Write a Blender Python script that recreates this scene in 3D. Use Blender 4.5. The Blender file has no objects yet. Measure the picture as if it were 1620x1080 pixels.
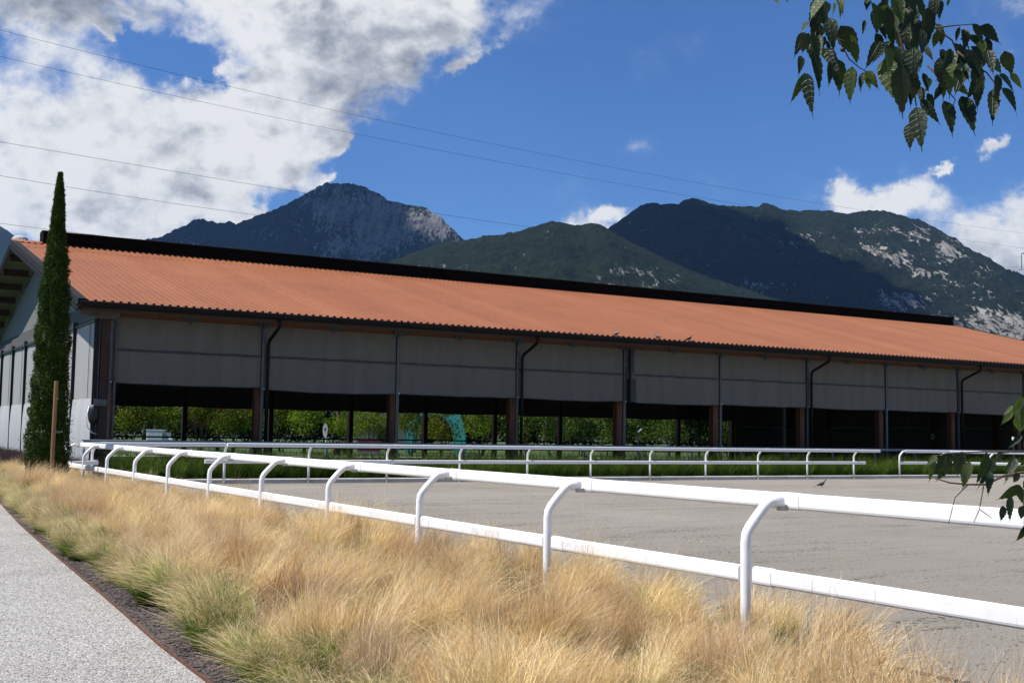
import bpy, bmesh, math, random
import numpy as np
from mathutils import Vector, Matrix
random.seed(7)
RNG = np.random.default_rng(11)
R = math.radians
scene = bpy.context.scene
col = scene.collection

# ------------------------------------------------------------------ camera
F_PX, PITCH, ROLL, CAM_H = 1873.62, R(4.4864), R(0.936), 1.579
TH = R(30.5316)                                   # the hall's long axis
_r = np.array([1, 0, 0.]); _d = np.array([0, math.cos(PITCH), math.sin(PITCH)]); _u = np.array([0, -math.sin(PITCH), math.cos(PITCH)])
CR = math.cos(ROLL) * _r + math.sin(ROLL) * _u
CU = -math.sin(ROLL) * _r + math.cos(ROLL) * _u
cam_data = bpy.data.cameras.new('camera'); cam = bpy.data.objects.new('camera', cam_data); col.objects.link(cam)
cam_data.sensor_width = 36; cam_data.lens = F_PX / 1620 * 36; cam_data.clip_start = 0.05; cam_data.clip_end = 30000
cam.matrix_world = Matrix(((CR[0], CU[0], -_d[0], 0), (CR[1], CU[1], -_d[1], 0), (CR[2], CU[2], -_d[2], CAM_H), (0, 0, 0, 1)))
scene.camera = cam
U = np.array([math.cos(TH), math.sin(TH), 0]); V = np.array([-math.sin(TH), math.cos(TH), 0]); Z = np.array([0, 0, 1.])
HALL_O = np.array([-12.709, 37.372, 0])

def ray(x, y): return _d + CR * (x - 810) / F_PX - CU * (y - 540) / F_PX
def ground(x, y, z=0.0):
    v = ray(x, y); return v * (z - CAM_H) / v[2] + np.array([0, 0, CAM_H])
def at(x, y, Y):
    v = ray(x, y); return v * Y / v[1] + np.array([0, 0, CAM_H])

# ------------------------------------------------------------------ sun and sky
SUN_TRAVEL = U * 1.0 - V * 0.32 - Z * 1.8
SUN_TRAVEL = SUN_TRAVEL / np.linalg.norm(SUN_TRAVEL)
sun_el = math.asin(-SUN_TRAVEL[2]); sun_az = math.atan2(-SUN_TRAVEL[0], -SUN_TRAVEL[1])
sl = bpy.data.lights.new('sun', 'SUN'); sl.energy = 4.8; sl.angle = R(0.53); sl.color = (1.0, 0.955, 0.88)
so = bpy.data.objects.new('sun', sl); col.objects.link(so); so.location = (-40, 0, 80)
so.rotation_euler = Vector(SUN_TRAVEL).to_track_quat('-Z', 'Y').to_euler()

world = bpy.data.worlds.new('World'); scene.world = world; world.use_nodes = True
wt = world.node_tree; wt.nodes.clear()
class NT:
    """tiny helper for node maths"""
    def __init__(s, t): s.t = t
    def new(s, typ, **k):
        n = s.t.nodes.new(typ)
        for a, b in k.items(): setattr(n, a, b)
        return n
    def put(s, sock, v):
        if hasattr(v, 'is_output') or isinstance(v, bpy.types.NodeSocket): s.t.links.new(v, sock)
        elif v is not None: sock.default_value = v
    def m(s, op, a, b=None, c=None, clamp=False):
        n = s.new('ShaderNodeMath', operation=op); n.use_clamp = clamp
        for i, v in enumerate((a, b, c)):
            if v is not None: s.put(n.inputs[i], v)
        return n.outputs[0]
    def vm(s, op, a, b=None):
        n = s.new('ShaderNodeVectorMath', operation=op)
        s.put(n.inputs[0], a)
        if b is not None: s.put(n.inputs[1], b)
        return n.outputs[1] if op in ('DOT_PRODUCT', 'LENGTH', 'DISTANCE') else n.outputs[0]
    def noise(s, vec, scale, detail=4, rough=.55, dist=0.0, dim='3D', lac=2.0):
        n = s.new('ShaderNodeTexNoise', noise_dimensions=dim)
        s.put(n.inputs['Vector'], vec); n.inputs['Scale'].default_value = scale; n.inputs['Detail'].default_value = detail
        n.inputs['Roughness'].default_value = rough; n.inputs['Distortion'].default_value = dist; n.inputs['Lacunarity'].default_value = lac
        return n.outputs[0]
    def ramp(s, f, stops, interp='LINEAR'):
        n = s.new('ShaderNodeValToRGB'); s.put(n.inputs[0], f); cr = n.color_ramp; cr.interpolation = interp
        while len(cr.elements) < len(stops): cr.elements.new(0.5)
        for e, (p, c) in zip(cr.elements, stops):
            e.position = p; e.color = (*c, 1) if len(c) == 3 else c
        return n.outputs[0]
    def mix(s, f, a, b, blend='MIX'):
        n = s.new('ShaderNodeMix', data_type='RGBA', blend_type=blend)
        s.put(n.inputs[0], f)
        for sock, v in ((n.inputs[6], a), (n.inputs[7], b)):
            if isinstance(v, tuple): sock.default_value = (*v, 1) if len(v) == 3 else v
            else: s.put(sock, v)
        return n.outputs[2]
    def smooth(s, x, a, b):
        n = s.new('ShaderNodeMapRange', interpolation_type='SMOOTHSTEP'); s.put(n.inputs[0], x)
        n.inputs[1].default_value = a; n.inputs[2].default_value = b; n.inputs[3].default_value = 0; n.inputs[4].default_value = 1
        return n.outputs[0]
    def remap(s, x, a, b, c, d):
        n = s.new('ShaderNodeMapRange'); s.put(n.inputs[0], x)
        for i, v in enumerate((a, b, c, d)): n.inputs[i + 1].default_value = v
        return n.outputs[0]
    def scalev(s, vec, k):
        return s.vm('MULTIPLY', vec, k)

W = NT(wt)
sky = W.new('ShaderNodeTexSky', sky_type='NISHITA'); sky.sun_disc = False
sky.sun_elevation = sun_el; sky.sun_rotation = sun_az; sky.altitude = 200; sky.air_density = 1.0; sky.dust_density = 0.35; sky.ozone_density = 2.6
tc = W.new('ShaderNodeTexCoord'); D_ = tc.outputs['Generated']
sep = W.new('ShaderNodeSeparateXYZ'); wt.links.new(D_, sep.inputs[0])
wn = W.new('ShaderNodeTexNoise'); wt.links.new(D_, wn.inputs['Vector']); wn.inputs['Scale'].default_value = 22; wn.inputs['Detail'].default_value = 6; wn.inputs['Roughness'].default_value = .6
warp = W.vm('MULTIPLY', W.vm('SUBTRACT', wn.outputs['Color'], (.5, .5, .5)), (.085, .085, .070))
sepw = W.new('ShaderNodeSeparateXYZ'); wt.links.new(W.vm('NORMALIZE', W.vm('ADD', D_, warp)), sepw.inputs[0])
az0 = W.m('ARCTAN2', sep.outputs[0], sep.outputs[1]); el0 = W.m('ARCSINE', sep.outputs[2])
az = W.m('ARCTAN2', sepw.outputs[0], sepw.outputs[1]); el = W.m('ARCSINE', sepw.outputs[2])
def azel(x, y):
    v = ray(x, y); v = v / np.linalg.norm(v); return math.atan2(v[0], v[1]), math.asin(v[2])
def blob(x, y, rx, ry, rot=0.0, power=1.0):
    a0, e0 = azel(x, y); c, s = math.cos(R(rot)), math.sin(R(rot))
    da = W.m('SUBTRACT', az, a0); de = W.m('SUBTRACT', el, e0)
    p = W.m('MULTIPLY', W.m('ADD', W.m('MULTIPLY', da, c), W.m('MULTIPLY', de, s)), F_PX / rx)
    q = W.m('MULTIPLY', W.m('SUBTRACT', W.m('MULTIPLY', de, c), W.m('MULTIPLY', da, s)), F_PX / ry)
    r2 = W.m('ADD', W.m('MULTIPLY', p, p), W.m('MULTIPLY', q, q))
    return W.m('EXPONENT', W.m('MULTIPLY', r2, -power))
def addall(l):
    o = l[0]
    for x in l[1:]: o = W.m('ADD', o, x)
    return o
# where clouds stand (bearing and height of each bank), and the fleece that breaks their edges
banks = addall([blob(90, 215, 260, 95), blob(300, 240, 175, 78), blob(450, 190, 100, 75, 20), blob(560, 95, 170, 95, 25), blob(680, 25, 90, 50),
                blob(430, 20, 170, 40), blob(70, 10, 200, 42), blob(140, 330, 260, 48), blob(735, 110, 55, 20, 38), W.m('MULTIPLY', blob(345, 145, 75, 32), .6)])
small = addall([blob(168, 52, 42, 14, -25), blob(955, 350, 52, 17, 22), blob(1350, 306, 34, 27), blob(1425, 312, 52, 26), blob(1585, 385, 78, 58), blob(1530, 400, 60, 32), blob(1680, 340, 70, 60),
                blob(1578, 232, 28, 15, 25), blob(1492, 262, 24, 9, 30), blob(400, 338, 34, 16), blob(525, 228, 24, 20), blob(510, 285, 30, 14)])
gap = addall([blob(215, 70, 78, 20, -14), blob(290, 90, 42, 15), blob(590, 300, 150, 62), blob(780, 190, 70, 60), W.m('MULTIPLY', blob(470, 330, 60, 28), .7)])
outm = W.m('ADD', W.smooth(W.m('ABSOLUTE', az), .47, .62), W.smooth(el, .36, .5), clamp=True)
wide = W.m('MULTIPLY', outm, W.smooth(W.noise(D_, 1.9, 3, .5), .56, .70))
wide = W.m('MULTIPLY', wide, W.smooth(el, -.02, .06))
cover = W.m('ADD', W.m('SUBTRACT', W.m('MINIMUM', banks, 1.25), W.m('MULTIPLY', gap, .82)), W.m('ADD', W.m('MULTIPLY', small, 1.0), wide))
nv = W.vm('MULTIPLY', D_, (1.0, 1.0, 1.35))
n1 = W.noise(nv, 9.0, 9, .56, .15)
n1b = W.noise(W.vm('ADD', nv, (-.030, -.006, .028)), 9.0, 9, .56, .15)
n2 = W.noise(nv, 34.0, 6, .6, .2)
n3 = W.m('ABSOLUTE', W.m('SUBTRACT', W.noise(nv, 17.0, 7, .58, .1), .5)); n3b = W.m('ABSOLUTE', W.m('SUBTRACT', W.noise(W.vm('ADD', nv, (-.012, 0, .012)), 17.0, 7, .58, .1), .5))
fle = W.m('ADD', W.m('MULTIPLY', W.m('SUBTRACT', n1, .5), 2.0), W.m('MULTIPLY', W.m('SUBTRACT', n2, .5), .9))
dens = W.m('ADD', W.m('SUBTRACT', cover, .40), fle)
alpha = W.smooth(dens, -.18, .46)
wisp = W.m('MULTIPLY', W.smooth(dens, -.32, .10), .07)
alpha = W.m('MAXIMUM', alpha, wisp)
# shaping of the fleece: billows turned to the sun are brighter, thick undersides greyer
bill = W.m('ADD', W.m('MULTIPLY', W.m('SUBTRACT', n1, n1b), 1.0), W.m('ADD', W.m('MULTIPLY', W.m('SUBTRACT', n3, n3b), 1.7), W.m('MULTIPLY', W.m('SUBTRACT', n3, .08), -.35)))
thick = W.smooth(dens, .45, 1.35)
under = addall([blob(620, 150, 150, 75, 30), blob(60, 5, 190, 48), blob(505, 40, 90, 40), W.m('MULTIPLY', blob(300, 225, 60, 30, 40), .35), W.m('MULTIPLY', blob(60, 320, 170, 38), .25), W.m('MULTIPLY', blob(340, 310, 45, 22), .4), W.m('MULTIPLY', blob(1590, 420, 120, 30), .45)])
lum = W.m('ADD', W.m('SUBTRACT', W.m('SUBTRACT', 1.0, W.m('MULTIPLY', thick, .08)), W.m('MULTIPLY', W.m('MINIMUM', under, 1.0), .44)), bill, clamp=False)
lum = W.m('ADD', lum, W.m('MULTIPLY', W.m('SUBTRACT', n2, .5), .30))
ccol = W.ramp(lum, [(0.0, (1.7, 2.0, 2.7)), (.35, (2.9, 3.2, 3.9)), (.62, (5.6, 5.9, 6.5)), (.88, (9.2, 9.4, 9.7)), (1.0, (10.4, 10.5, 10.6))])
skyc = W.mix(1.0, sky.outputs[0], (0.60, 0.93, 1.42), 'MULTIPLY')
final = W.mix(alpha, skyc, ccol)
bg = W.new('ShaderNodeBackground'); wt.links.new(final, bg.inputs[0]); bg.inputs[1].default_value = 0.058
wo = W.new('ShaderNodeOutputWorld'); wt.links.new(bg.outputs[0], wo.inputs[0])
world.cycles.sampling_method = 'MANUAL'; world.cycles.sample_map_resolution = 1024

scene.view_settings.view_transform = 'Standard'; scene.view_settings.look = 'None'; scene.view_settings.exposure = 0.5; scene.view_settings.gamma = 1
scene.render.engine = 'CYCLES'
cy = scene.cycles
cy.use_denoising = True; cy.max_bounces = 6; cy.diffuse_bounces = 3; cy.glossy_bounces = 3; cy.transmission_bounces = 4; cy.transparent_max_bounces = 8; cy.volume_bounces = 0
cy.sample_clamp_indirect = 6.0; cy.use_adaptive_sampling = True; cy.adaptive_threshold = 0.01; cy.caustics_reflective = False; cy.caustics_refractive = False

# ------------------------------------------------------------------ helpers
class MB:
    """collects shapes, builds ONE mesh object"""
    def __init__(s): s.v = []; s.f = []; s.mi = []
    def add(s, vs, fs, m=0):
        o = len(s.v); s.v += [tuple(map(float, p)) for p in vs]; s.f += [tuple(i + o for i in f) for f in fs]; s.mi += [m] * len(fs)
    def box(s, lo, hi, m=0):
        x0, y0, z0 = lo; x1, y1, z1 = hi
        s.add([(x0, y0, z0), (x1, y0, z0), (x1, y1, z0), (x0, y1, z0), (x0, y0, z1), (x1, y0, z1), (x1, y1, z1), (x0, y1, z1)],
              [(0, 3, 2, 1), (4, 5, 6, 7), (0, 1, 5, 4), (1, 2, 6, 5), (2, 3, 7, 6), (3, 0, 4, 7)], m)
    def cbox(s, c, d, m=0): s.box([a - b / 2 for a, b in zip(c, d)], [a + b / 2 for a, b in zip(c, d)], m)
    def extrude(s, prof, a, b, right, up, caps=True, m=0):
        """closed profile [(p,q)] swept from point a to point b"""
        a, b, right, up = map(np.array, (a, b, right, up)); n = len(prof)
        vs = [a + right * p + up * q for p, q in prof] + [b + right * p + up * q for p, q in prof]
        fs = [(i, (i + 1) % n, n + (i + 1) % n, n + i) for i in range(n)]
        if caps: fs += [tuple(range(n - 1, -1, -1)), tuple(range(n, 2 * n))]
        s.add(vs, fs, m)
    def tube(s, pts, rad, seg=10, caps=True, m=0):
        pts = [np.array(p, float) for p in pts]; rads = rad if hasattr(rad, '__len__') else [rad] * len(pts)
        vs = []; fs = []
        t0 = pts[1] - pts[0]; t0 = t0 / np.linalg.norm(t0)
        ref = np.array([0, 0, 1.]) if abs(t0[2]) < .9 else np.array([1., 0, 0])
        n = np.cross(t0, ref); n /= np.linalg.norm(n)
        for i, p in enumerate(pts):
            ta = pts[min(i + 1, len(pts) - 1)] - pts[max(i - 1, 0)]; ta = ta / np.linalg.norm(ta)
            n = n - ta * (n @ ta); n /= np.linalg.norm(n); b = np.cross(ta, n)
            for k in range(seg):
                a = 2 * math.pi * k / seg; vs.append(p + (n * math.cos(a) + b * math.sin(a)) * rads[i])
        for i in range(len(pts) - 1):
            for k in range(seg):
                k2 = (k + 1) % seg; fs.append((i * seg + k, i * seg + k2, (i + 1) * seg + k2, (i + 1) * seg + k))
        if caps: fs += [tuple(range(seg - 1, -1, -1)), tuple((len(pts) - 1) * seg + k for k in range(seg))]
        s.add(vs, fs, m)
    def grid(s, P, m=0):
        """P: array (r,c,3)"""
        r, c = P.shape[:2]
        s.add(P.reshape(-1, 3), [(i * c + j, i * c + j + 1, (i + 1) * c + j + 1, (i + 1) * c + j) for i in range(r - 1) for j in range(c - 1)], m)
    def ball(s, c, rad, seg=10, rings=7, m=0):
        vs = []; fs = []
        rx, ry, rz = rad if hasattr(rad, '__len__') else (rad,) * 3
        for i in range(rings + 1):
            a = math.pi * i / rings
            for k in range(seg):
                b = 2 * math.pi * k / seg; vs.append((c[0] + rx * math.sin(a) * math.cos(b), c[1] + ry * math.sin(a) * math.sin(b), c[2] + rz * math.cos(a)))
        for i in range(rings):
            for k in range(seg): fs.append((i * seg + k, (i + 1) * seg + k, (i + 1) * seg + (k + 1) % seg, i * seg + (k + 1) % seg))
        s.add(vs, fs, m)
    def mesh(s, name, mats, smooth=False):
        me = bpy.data.meshes.new(name); me.from_pydata(s.v, [], s.f)
        for mm in (mats if isinstance(mats, (list, tuple)) else [mats]): me.materials.append(mm)
        if any(s.mi): me.polygons.foreach_set('material_index', s.mi)
        if smooth: me.polygons.foreach_set('use_smooth', [True] * len(s.f))
        me.update(); return me
    def build(s, name, mats, parent=None, smooth=False, loc=(0, 0, 0), bevel=0):
        return link(name, s.mesh(name, mats, smooth), parent, loc, bevel=bevel)
def link(name, me, parent=None, loc=(0, 0, 0), rotz=0, bevel=0):
    o = bpy.data.objects.new(name, me); col.objects.link(o); o.location = loc; o.rotation_euler = (0, 0, rotz)
    if parent: o.parent = parent
    if bevel:
        b = o.modifiers.new('bevel', 'BEVEL'); b.width = bevel; b.segments = 2; b.limit_method = 'ANGLE'
    return o
def empty(name, loc, rotz=0):
    o = bpy.data.objects.new(name, None); col.objects.link(o); o.location = tuple(map(float, loc)); o.rotation_euler = (0, 0, rotz); o.empty_display_size = .3; return o
def tag(o, label=None, cat=None, group=None, kind=None):
    for k, v in (('label', label), ('category', cat), ('group', group), ('kind', kind)):
        if v: o[k] = v
    return o

def fast_mesh(name, verts, quads, mats, attrs=None, smooth=False, tris=None):
    """numpy mesh; attrs {name: float per vertex}"""
    me = bpy.data.meshes.new(name); nv_ = len(verts); me.vertices.add(nv_); me.vertices.foreach_set('co', np.asarray(verts, np.float32).ravel())
    fs = quads if tris is None else tris; k = 4 if tris is None else 3; nf = len(fs)
    me.loops.add(nf * k); me.loops.foreach_set('vertex_index', np.asarray(fs, np.int32).ravel())
    me.polygons.add(nf); me.polygons.foreach_set('loop_start', np.arange(0, nf * k, k, dtype=np.int32))
    if smooth: me.polygons.foreach_set('use_smooth', np.ones(nf, bool))
    for mm in (mats if isinstance(mats, (list, tuple)) else [mats]): me.materials.append(mm)
    for an, av in (attrs or {}).items():
        a = me.attributes.new(an, 'FLOAT', 'POINT'); a.data.foreach_set('value', np.asarray(av, np.float32))
    me.update(calc_edges=True); return me

def _hash(ix, iy, seed):
    h = (ix.astype(np.int64) * 374761393 + iy.astype(np.int64) * 668265263 + seed * 974634777) & 0xFFFFFFFF
    h = ((h ^ (h >> 13)) * 1274126177) & 0xFFFFFFFF
    return ((h ^ (h >> 16)) & 0xFFFFFF) / float(0xFFFFFF)
def vnoise(x, y, seed=0):
    x0 = np.floor(x); y0 = np.floor(y); fx = x - x0; fy = y - y0; fx = fx * fx * fx * (fx * (fx * 6 - 15) + 10); fy = fy * fy * fy * (fy * (fy * 6 - 15) + 10)
    h = lambda a, b: _hash(x0 + a, y0 + b, seed)
    return (h(0, 0) * (1 - fx) + h(1, 0) * fx) * (1 - fy) + (h(0, 1) * (1 - fx) + h(1, 1) * fx) * fy
def fbm(x, y, o=5, seed=0, ridged=False, gain=.5):
    s = np.zeros_like(x, float); a = 1.; t = 0.
    for i in range(o):
        n = vnoise(x * 2 ** i, y * 2 ** i, seed + i * 17)
        if ridged: n = 1 - abs(2 * n - 1)
        s += a * n; t += a; a *= gain
    return s / t

# ------------------------------------------------------------------ materials
def material(name):
    m = bpy.data.materials.new(name); m.use_nodes = True; t = m.node_tree
    b = t.nodes['Principled BSDF']; return m, NT(t), b
def simple(name, c, rough=.6, metal=0.0, var=.12, scale=8.0, bump=0.0, bscale=40.0, spec=.5, stretch=(1, 1, 1), c2=None, coords='Object', obrand=0.0):
    m, N, b = material(name)
    t = N.new('ShaderNodeTexCoord').outputs[coords]; t = N.vm('MULTIPLY', t, stretch)
    n = N.noise(t, scale, 6, .6)
    lo = tuple(max(0, x * (1 - var)) for x in c); hi = tuple(min(1, x * (1 + var)) for x in c)
    colr = N.ramp(n, [(.3, c2 if c2 else lo), (.7, hi)])
    if obrand:
        oi = N.new('ShaderNodeObjectInfo'); h = N.new('ShaderNodeHueSaturation'); N.t.links.new(colr, h.inputs['Color'])
        N.put(h.inputs['Value'], N.remap(oi.outputs['Random'], 0, 1, 1 - obrand, 1 + obrand)); colr = h.outputs[0]
    N.t.links.new(colr, b.inputs['Base Color'])
    b.inputs['Roughness'].default_value = rough; b.inputs['Metallic'].default_value = metal; b.inputs['Specular IOR Level'].default_value = spec
    if bump:
        bn = N.new('ShaderNodeBump'); bn.inputs['Strength'].default_value = bump; bn.inputs['Distance'].default_value = .02
        N.t.links.new(N.noise(t, bscale, 5, .6), bn.inputs['Height']); N.t.links.new(bn.outputs[0], b.inputs['Normal'])
    return m
M = {}
def white_mat():
    m, N, b = material('white_paint'); g = N.new('ShaderNodeNewGeometry').outputs['Position']; t = N.new('ShaderNodeTexCoord').outputs['Object']
    sep_ = N.new('ShaderNodeSeparateXYZ'); N.put(sep_.inputs[0], g)
    grime = N.noise(g, 5.5, 7, .68); scuff = N.noise(N.vm('MULTIPLY', g, (9, 9, 40)), 1.3, 5, .7)
    c = N.ramp(grime, [(.30, (.80, .795, .77)), (.52, (.865, .865, .86))])
    c = N.mix(N.m('MULTIPLY', N.smooth(scuff, .67, .76), .22), c, (.50, .47, .40))
    low = N.m('MULTIPLY', N.m('SUBTRACT', 1.0, N.smooth(sep_.outputs[2], .12, .5)), N.smooth(grime, .38, .6))
    c = N.mix(N.m('MULTIPLY', low, .5), c, (.42, .38, .30))
    N.t.links.new(c, b.inputs['Base Color']); b.inputs['Roughness'].default_value = .36
    return m
M['white_paint'] = white_mat()
M['shade_paint'] = simple('shaded_white_paint', (.22, .23, .245), .4, var=.08, scale=3)  # white rail paint darkened to grey: the hall's shade put into the colour
M['gable_cloth'] = None
def roof_mat():
    m, N, b = material('roof_red'); t = N.new('ShaderNodeTexCoord').outputs['Object']; g = N.new('ShaderNodeNewGeometry').outputs['Position']
    oi = N.new('ShaderNodeObjectInfo')
    st_ = N.noise(N.vm('MULTIPLY', g, (1, 1, .4)), .35, 6, .65); fine = N.noise(N.vm('MULTIPLY', t, (5, .5, 1)), 3, 5, .65); spot = N.noise(g, 3.0, 3, .6)
    f = N.m('ADD', N.m('MULTIPLY', st_, .5), N.m('ADD', N.m('MULTIPLY', fine, .3), N.m('MULTIPLY', oi.outputs['Random'], .2)))
    c = N.ramp(f, [(.30, (.240, .090, .040)), (.52, (.290, .110, .049)), (.72, (.330, .132, .064))])
    c = N.mix(N.m('MULTIPLY', N.smooth(spot, .66, .74), .25), c, (.42, .24, .16))
    N.t.links.new(c, b.inputs['Base Color']); b.inputs['Roughness'].default_value = .52; b.inputs['Specular IOR Level'].default_value = .35
    return m
M['roof_red'] = roof_mat()
M['roof_lap'] = simple('roof_lap', (.36, .12, .07), .5)
M['black_metal'] = simple('black_metal', (.006, .004, .003), .8, var=.35, scale=1.2, spec=.1)
M['gutter'] = simple('gutter_brown', (.009, .007, .006), .6, var=.3, scale=2, spec=.2)
M['grey_trim'] = simple('grey_trim', (.022, .021, .022), .75, var=.2, scale=2, spec=.15)
M['steel'] = simple('galvanised_steel', (.085, .09, .095), .42, metal=.6, var=.3, scale=6)
M['timber'] = simple('glulam_timber', (.125, .042, .013), .62, var=.35, scale=3, stretch=(6, 6, .6), bump=.2, bscale=14, obrand=.15)
M['timber_dark'] = simple('dark_timber', (.045, .020, .010), .65, var=.35, scale=3, stretch=(.6, 6, 6))
M['grey_board'] = simple('weathered_board', (.085, .082, .076), .8, var=.45, scale=4, stretch=(1, 5, 1), bump=.3)
M['soffit'] = simple('soffit_panel', (.20, .185, .16), .7, var=.1, scale=1)
M['concrete'] = simple('pale_concrete', (.44, .43, .41), .85, var=.16, scale=3, bump=.2, bscale=30)
M['black_plastic'] = simple('black_plastic', (.010, .010, .011), .45)
M['stake'] = simple('stake_wood', (.25, .135, .055), .7, var=.35, scale=5, stretch=(8, 8, .5), bump=.25)
M['corten'] = simple('rusted_edging', (.11, .042, .02), .85, var=.5, scale=14, bump=.35, bscale=60, c2=(.07, .026, .014))
M['bark'] = simple('bark', (.10, .075, .055), .9, var=.5, scale=9, stretch=(1, 1, .35), bump=.6, bscale=18)
M['twig'] = simple('twig_bark', (.085, .055, .035), .8, var=.4, scale=40)
M['cable'] = simple('power_cable', (.03, .03, .033), .6)
M['pylon'] = simple('pylon_steel', (.10, .11, .12), .6, metal=.3)
M['bird'] = simple('bird_plumage', (.022, .020, .021), .7, var=.5, scale=20)
M['bird_grey'] = simple('pigeon_plumage', (.16, .16, .17), .7, var=.5, scale=14)
M['teal'] = simple('teal_membrane', (.05, .43, .40), .45, var=.08, scale=.6)
M['orange'] = simple('orange_paint', (.75, .065, .012), .4)
M['pinkbox'] = simple('burgundy_panel', (.22, .035, .075), .6, var=.4, scale=4)
M['house_wall'] = simple('house_plaster', (.55, .40, .28), .85)
M['house_roof'] = simple('house_roof', (.10, .05, .035), .8)
M['window_dark'] = simple('dark_window', (.02, .022, .025), .15)
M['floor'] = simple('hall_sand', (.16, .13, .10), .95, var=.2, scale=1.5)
M['sign_ink'] = simple('sign_ink', (.012, .012, .014), .6)

def curtain_mat(name, c, dirt, vs):
    m, N, b = material(name); t = N.new('ShaderNodeTexCoord').outputs['Object']
    streak = N.noise(N.vm('MULTIPLY', t, vs), 2.2, 6, .62); fine = N.noise(t, 60, 3, .6)
    f = N.m('ADD', N.m('MULTIPLY', streak, .8), N.m('MULTIPLY', fine, .2))
    N.t.links.new(N.ramp(f, [(.3, dirt), (.62, c)]), b.inputs['Base Color'])
    b.inputs['Roughness'].default_value = .75
    bn = N.new('ShaderNodeBump'); bn.inputs['Strength'].default_value = .25; bn.inputs['Distance'].default_value = .03
    N.t.links.new(streak, bn.inputs['Height']); N.t.links.new(bn.outputs[0], b.inputs['Normal'])
    tr = N.new('ShaderNodeBsdfTranslucent'); tr.inputs[0].default_value = (*[x * .8 for x in c], 1)
    mx = N.new('ShaderNodeMixShader'); mx.inputs[0].default_value = .06
    out = N.t.nodes['Material Output']; N.t.links.new(b.outputs[0], mx.inputs[1]); N.t.links.new(tr.outputs[0], mx.inputs[2]); N.t.links.new(mx.outputs[0], out.inputs[0])
    return m
M['curtain'] = curtain_mat('grey_curtain', (.162, .150, .128), (.124, .114, .095), (1, 1, .10))
M['screen'] = curtain_mat('pale_screen', (.36, .36, .355), (.30, .30, .295), (1, 1.5, .12))
M['gable_cloth'] = curtain_mat('gable_cloth', (.19, .188, .182), (.155, .154, .15), (1, 1.5, .12))
M['skirt'] = curtain_mat('white_skirt', (.45, .455, .46), (.38, .38, .38), (1, 1.5, .12))

def sand_mat():
    m, N, b = material('arena_sand'); t = N.new('ShaderNodeTexCoord').outputs['Object']
    ca, sa = U[0], U[1]
    rot = N.new('ShaderNodeVectorRotate', rotation_type='Z_AXIS'); N.put(rot.inputs['Vector'], t); rot.inputs['Angle'].default_value = -TH
    ru = rot.outputs[0]
    big = N.noise(t, .12, 5, .6); rake = N.noise(N.vm('MULTIPLY', ru, (.7, 2.2, 1)), 1.9, 7, .7); grain = N.noise(t, 55, 4, .7); chips = N.noise(t, 16, 3, .65); patch = N.noise(N.vm('MULTIPLY', ru, (.45, 2.2, 1)), .8, 5, .65, .6)
    f = N.m('ADD', N.m('ADD', N.m('MULTIPLY', big, .34), N.m('MULTIPLY', rake, .10)), N.m('MULTIPLY', grain, .56))
    c = N.ramp(f, [(.34, (.190, .168, .138)), (.50, (.292, .264, .226)), (.66, (.385, .354, .310))])
    c = N.mix(N.m('MULTIPLY', N.smooth(patch, .60, .76), .30), c, (.105, .086, .056))
    c = N.mix(N.m('MULTIPLY', N.smooth(N.m('MULTIPLY', chips, N.m('ADD', patch, .25)), .44, .52), .85), c, (.06, .048, .034))
    c = N.mix(N.m('MULTIPLY', N.smooth(N.noise(t, 24, 2, .5), .73, .78), .7), c, (.58, .56, .52))
    N.t.links.new(c, b.inputs['Base Color']); b.inputs['Roughness'].default_value = .95; b.inputs['Specular IOR Level'].default_value = .2
    bn = N.new('ShaderNodeBump'); bn.inputs['Strength'].default_value = .9; bn.inputs['Distance'].default_value = .03
    N.t.links.new(N.m('ADD', N.m('MULTIPLY', rake, .08), N.m('ADD', grain, chips)), bn.inputs['Height']); N.t.links.new(bn.outputs[0], b.inputs['Normal'])
    return m
M['sand'] = sand_mat()
def gravel_mat():
    m, N, b = material('pale_gravel'); t = N.new('ShaderNodeTexCoord').outputs['Object']
    vo = N.new('ShaderNodeTexVoronoi'); N.put(vo.inputs['Vector'], t); vo.inputs['Scale'].default_value = 75
    vr = N.new('ShaderNodeSeparateColor'); N.t.links.new(vo.outputs['Color'], vr.inputs[0])
    big = N.noise(t, .7, 5, .6)
    c = N.ramp(vr.outputs[0], [(0, (.11, .10, .09)), (.22, (.27, .26, .24)), (.7, (.40, .387, .365)), (1, (.56, .54, .52))])
    c = N.mix(1.0, c, N.ramp(big, [(.3, (.84, .83, .81)), (.7, (1.06, 1.06, 1.06))]), 'MULTIPLY')
    N.t.links.new(c, b.inputs['Base Color']); b.inputs['Roughness'].default_value = .9
    bn = N.new('ShaderNodeBump'); bn.inputs['Strength'].default_value = .9; bn.inputs['Distance'].default_value = .01
    N.t.links.new(N.m('SUBTRACT', 1.0, vo.outputs['Distance']), bn.inputs['Height']); N.t.links.new(bn.outputs[0], b.inputs['Normal'])
    return m
M['gravel'] = gravel_mat()
M['stone'] = simple('lava_stone', (.085, .068, .064), .9, var=.6, scale=3, obrand=.5, c2=(.035, .028, .027))
M['pale_stone'] = simple('gravel_stone', (.36, .35, .33), .9, var=.3, scale=3, obrand=.45)
M['chip'] = simple('wood_chip', (.10, .082, .060), .95, var=.4, scale=3, obrand=.5)
M['soil'] = simple('bed_soil', (.062, .050, .043), .95, var=.5, scale=9, bump=.7, bscale=30)
M['lawn'] = simple('lawn_grass', (.036, .075, .009), .95, var=.35, scale=2.5, bump=.4, bscale=25)
M['land'] = simple('valley_ground', (.020, .030, .010), .95, var=.4, scale=.02)

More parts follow.
